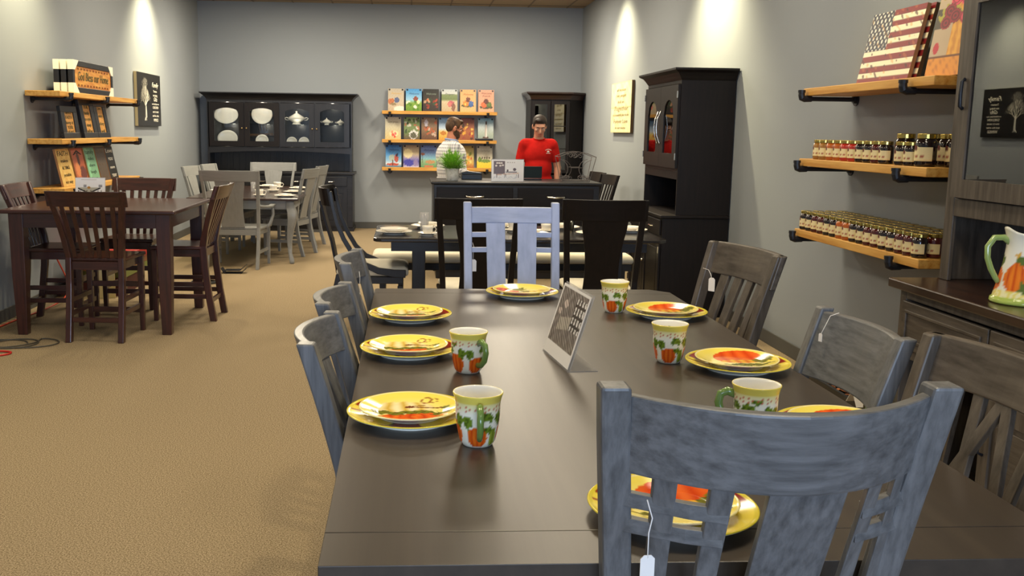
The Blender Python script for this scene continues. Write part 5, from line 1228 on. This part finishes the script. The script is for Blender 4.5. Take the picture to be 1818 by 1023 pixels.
def person(label, loc, rz, sc, tilt, yaw, hair_m, shirt_m, arms, sleeve, stout=1.0, beard=False, glasses=False, skin=None):
    t = thing('person', label, 'person', loc, rz); t.scale = (sc, sc, sc)
    sk = skin or M_skin; s_ = stout
    piv = (0, .005, 1.50); R = Euler((tilt, 0, yaw)).to_matrix(); eu = Euler((tilt, 0, yaw))
    H_ = lambda p: rot_about(p, piv, R)
    head = [('e', H_((0, .004, 1.625)), (.074, .092, .098), eu), ('e', H_((0, -.022, 1.575)), (.060, .068, .078), eu), ('e', H_((0, -.045, 1.535)), (.040, .040, .032), eu),
            ('c', H_((0, -.088, 1.615)), H_((0, -.108, 1.578)), .009, .013), ('e', H_((0, -.078, 1.635)), (.052, .018, .014), eu), ('e', H_((0, -.083, 1.553)), (.024, .012, .012), eu)]
    for sx in (-1, 1): head += [('e', H_((sx*.076, .008, 1.598)), (.010, .018, .031), eu), ('e', H_((sx*.038, -.068, 1.588)), (.022, .018, .02), eu)]
    body = head+[('c', (0, .01, 1.40), H_((0, .004, 1.56)), .060*s_**.3, .054), ('e', (0, 0, .96), (.155*s_, .11*s_, .14)), ('e', (0, -.005*s_, 1.12), (.14*s_, .105*s_, .16)), ('e', (0, 0, 1.29), (.165*s_, .11*s_, .17)), ('c', (-.15, .005, 1.395), (.15, .005, 1.395), .06, .06)]
    for sx in (-1, 1): body += [('c', (sx*.09, 0, .9), (sx*.10, -.01, .50), .085*s_, .055), ('c', (sx*.10, -.01, .50), (sx*.105, .01, .09), .052, .036), ('e', (sx*.108, -.05, .04), (.04, .11, .035))]
    sleeves = []
    for side, (sh, el_, wr, hd) in arms.items():
        body += [('c', sh, el_, .048*s_**.5, .040), ('c', el_, wr, .041, .027)]
        d = (Vector(hd)-Vector(wr)).normalized(); wv = Vector(wr); up = Vector((0, 0, 1)) if abs(d.z) < .8 else Vector((0, -1, 0)); lat = d.cross(up).normalized(); nrm = lat.cross(d)
        pc = wv+d*.055; q = d.to_track_quat('Y', 'Z'); body += [('c', wr, tuple(wv+d*.05), .025, .024)]
        for k, (o_, L_) in enumerate(((-.03, .058), (-.010, .070), (.011, .066), (.031, .050))):
            root = wv+d*.085+lat*o_; kn = root+d*L_*.55-nrm*.008; tip = kn+(d*.8-nrm*.6).normalized()*L_*.5
            body += [('c', tuple(wv+d*.03+lat*o_*.7), tuple(root), .0135, .0115), ('c', tuple(root), tuple(kn), .0100, .009), ('c', tuple(kn), tuple(tip), .009, .0075)]
        ts = -1 if side == 'l' else 1
        body += [('c', tuple(wv+d*.03+lat*.02*ts), tuple(wv+d*.065+lat*.052*ts-nrm*.01), .0135, .011), ('c', tuple(wv+d*.065+lat*.052*ts-nrm*.01), tuple(wv+d*.098+lat*.058*ts-nrm*.02), .0105, .0085)]
        e = Vector(sh).lerp(Vector(el_), 1 if sleeve == 'long' else .62)
        sleeves += [('c', sh, tuple(e), .060*s_**.4, .056 if sleeve != 'long' else .055)]
        if sleeve == 'long': sleeves += [('c', el_, tuple(Vector(el_).lerp(Vector(wr), .92)), .054, .040)]
    fuse('body', sk, body, t, .0075, 3)
    shirt = [('e', (0, 0, .985), (.172*s_, .128*s_, .10)), ('e', (0, -.008*s_, 1.12), (.158*s_, .125*s_, .19)), ('e', (0, 0, 1.28), (.168*s_, .127*s_, .18)), ('c', (-.150, .008, 1.388), (.150, .008, 1.388), .073, .073), ('e', (0, .012, 1.44), (.075, .07, .035))]+sleeves
    fuse('shirt', shirt_m, shirt, t, .010, 12)
    legs = [('e', (0, 0, .93), (.17*s_, .125*s_, .12))]
    for sx in (-1, 1): legs += [('c', (sx*.09, 0, .88), (sx*.10, -.01, .50), .098*s_, .07), ('c', (sx*.10, -.01, .50), (sx*.105, .008, .09), .068, .058)]
    fuse('trousers', M_jean, legs, t, .012, 4)
    for sx in (-1, 1): fuse('shoe', M_black, [('e', (sx*.108, -.05, .045), (.05, .135, .045)), ('e', (sx*.108, .02, .07), (.046, .06, .06))], t, .01, 2)
    hair = [('e', H_((0, .014, 1.672)), (.078, .093, .062), eu), ('e', H_((-.02, -.055, 1.700)), (.045, .03, .022), eu), ('e', H_((0, .034, 1.63)), (.077, .074, .090), eu)]
    for sx in (-1, 1): hair += [('e', H_((sx*.062, -.012, 1.645)), (.018, .035, .045), eu)]
    fuse('hair', hair_m, hair, t, .007, 2)
    if beard:
        be = [('e', H_((0, -.055, 1.530)), (.047, .046, .034), eu), ('e', H_((0, -.088, 1.568)), (.032, .012, .007), eu)]
        for sx in (-1, 1): be += [('e', H_((sx*.050, -.030, 1.555)), (.018, .042, .038), eu), ('e', H_((sx*.068, -.005, 1.590)), (.009, .018, .035), eu)]
        fuse('beard', hair_m, be, t, .006, 2)
    for sx in (-1, 1):
        e = MB().ell(Vector(H_((sx*.031, -.0835, 1.608))), (.009, .006, .0035), eu).build('eye', M_white, t, smooth=True)
        MB().ell(Vector(H_((sx*.031, -.0905, 1.606))), (.0045, .003, .0033), eu).build('iris', M_ink, e, smooth=True)
        MB().tube([H_((sx*.014, -.096, 1.628)), H_((sx*.03, -.096, 1.634)), H_((sx*.047, -.086, 1.628))], [.003, .0038, .002], 6).build('eyebrow', hair_m, t, smooth=True)
    MB().tube([H_((-.024, -.090, 1.5525)), H_((0, -.0965, 1.551)), H_((.024, -.090, 1.5525))], [.003, .005, .003], 8).build('mouth', mat('lips', 'a85a4c', .5), t, smooth=True)
    if glasses:
        b = MB()
        for sx in (-1, 1): b.tube([H_((sx*.031+.021*math.cos(a), -.106, 1.607+.015*math.sin(a))) for a in [k*PI/7 for k in range(14)]], .002, 5, True); b.tube([H_((sx*.052, -.105, 1.612)), H_((sx*.080, -.06, 1.612)), H_((sx*.084, .02, 1.608))], .0028, 5)
        b.tube([H_((-.010, -.107, 1.610)), H_((.010, -.107, 1.610))], .002, 5).build('glasses', M_black, t)
    return t
pm = person('bearded person in white checked shirt and glasses, standing in profile behind the sideboard', (.50, 11.24, 0), 1.80, .985, .30, .05, mat('brown_hair', '5a3c1e', .6, col2='38230f', scale=(60, 60, 20)), plaid(),
       {'l': ((.175, .01, 1.39), (.22, -.06, 1.13), (.13, -.27, 1.06), (.08, -.36, 1.045)), 'r': ((-.175, .01, 1.39), (-.215, .02, 1.12), (-.14, -.20, 1.055), (-.10, -.3, 1.045))}, 'long', 1.4, True, True, mat('ruddy_skin', 'c98465', .5, spec=.35))
MB().tube([(-.062, .03, 1.468), (-.06, -.03, 1.462), (-.035, -.068, 1.448), (0, -.082, 1.43), (.035, -.068, 1.448), (.06, -.03, 1.462), (.062, .03, 1.468), (0, .068, 1.475)], .013, 8, True).build('collar', mat('blue_collar', '8c9cc0', .8), pm, smooth=True)
M_tee = mat('red_tee', 'd0201a', .85, spec=.15, col2='b01812', scale=(6, 6, 6))
pb = person('person in red T-shirt with short dark hair looking down behind the sideboard', (1.505, 11.20, 0), .06, 1.01, .42, -.05, mat('dark_hair', '2e2019', .6, col2='1a120e', scale=(60, 60, 20)), M_tee,
       {'l': ((.17, .01, 1.385), (.235, .02, 1.13), (.215, -.03, .90), (.205, -.05, .80)), 'r': ((-.17, .01, 1.385), (-.225, .03, 1.13), (-.17, -.05, .91), (-.14, -.08, .82))}, 'short', 1.02)
MB().tube([(.065*math.cos(a), -.005+.062*math.sin(a), 1.462-.02*max(0, -math.sin(a))) for a in [k*2*PI/20 for k in range(20)]], .006, 6, True).build('neckband', M_tee, pb, smooth=True)
for s2, z, w_ in (('KEYSTONE', 1.335, .065), ('o^o', 1.32, .03), ('FURNITURE', 1.305, .045)): 
    pass
b = MB()
for k in range(7): b.box(.055+.010*k, .063+.010*k, -.1335, -.1315, 1.325-.0012*(k-3)**2+.012, 1.331-.0012*(k-3)**2+.012)
b.ell(Vector((.088, -.130, 1.313)), (.014, .006, .010)); b.box(.066, .112, -.132, -.130, 1.293, 1.298)
b.build('chest_emblem', M_inkw, pb)

# ------------------------------------------------------------------ low things on the carpet under the jar shelves
t = thing('floor_crate', 'low black crate of brown and orange dried leaves under the jar shelves', 'crate', (2.30, 4.16, 0))
MB().box(0, .02, 0, 1.25, 0, .2).box(.36, .38, 0, 1.25, 0, .2).box(.02, .36, 0, .02, 0, .2).box(.02, .36, 1.23, 1.25, 0, .2).box(.02, .36, .02, 1.23, 0, .02).build('crate_sides', M_black, t, bevel=.003)
b = MB(); r_ = random.Random(9)
for i in range(420):
    c_ = Vector((.035+.31*r_.random(), .04+1.17*r_.random(), .15+.045*r_.random())); a = r_.random()*6.28; d = Vector((math.cos(a), math.sin(a), (r_.random()-.5)*.6))*(.018+.02*r_.random()); e = Vector((-math.sin(a), math.cos(a), (r_.random()-.5)*.6))*.012
    b.bm.faces.new([b.bm.verts.new(c_+q) for q in (-d, e, d, -e)])
o = b.build('dried_leaves', mat('dried_leaf', 'a8602c', .7, col2='4a2a18', scale=(40, 40, 40), ramp=(.4, .6)), t); o['kind'] = 'stuff'
t = thing('folded_card', 'white folded price card on the leaf crate under the jar shelves', 'card', (2.31, 4.66, .201), PI/2)
MB().prism([(-.06, 0), (0, .075), (.06, 0), (.057, 0), (0, .071), (-.057, 0)], -.05, .05, 'y').build('card', M_paper, t)
t = thing('leaning_picture', 'small green and gold garden picture propped against the end of the weathered hutch', 'picture', (2.30, 4.09, .0), 0)
panel(.5, .50, .02, blobs([(0, 'b89a3a'), (.4, '5a6a2c'), (.7, '8a9a5a'), (1, '9ab8c8')], flowers(.4, .35, .9, .5, ['d8c040', '4a5a20', 'c8a03a', 'e8e0a0'], 24, 8)), 30, 30, (.2, .2, .1), t)
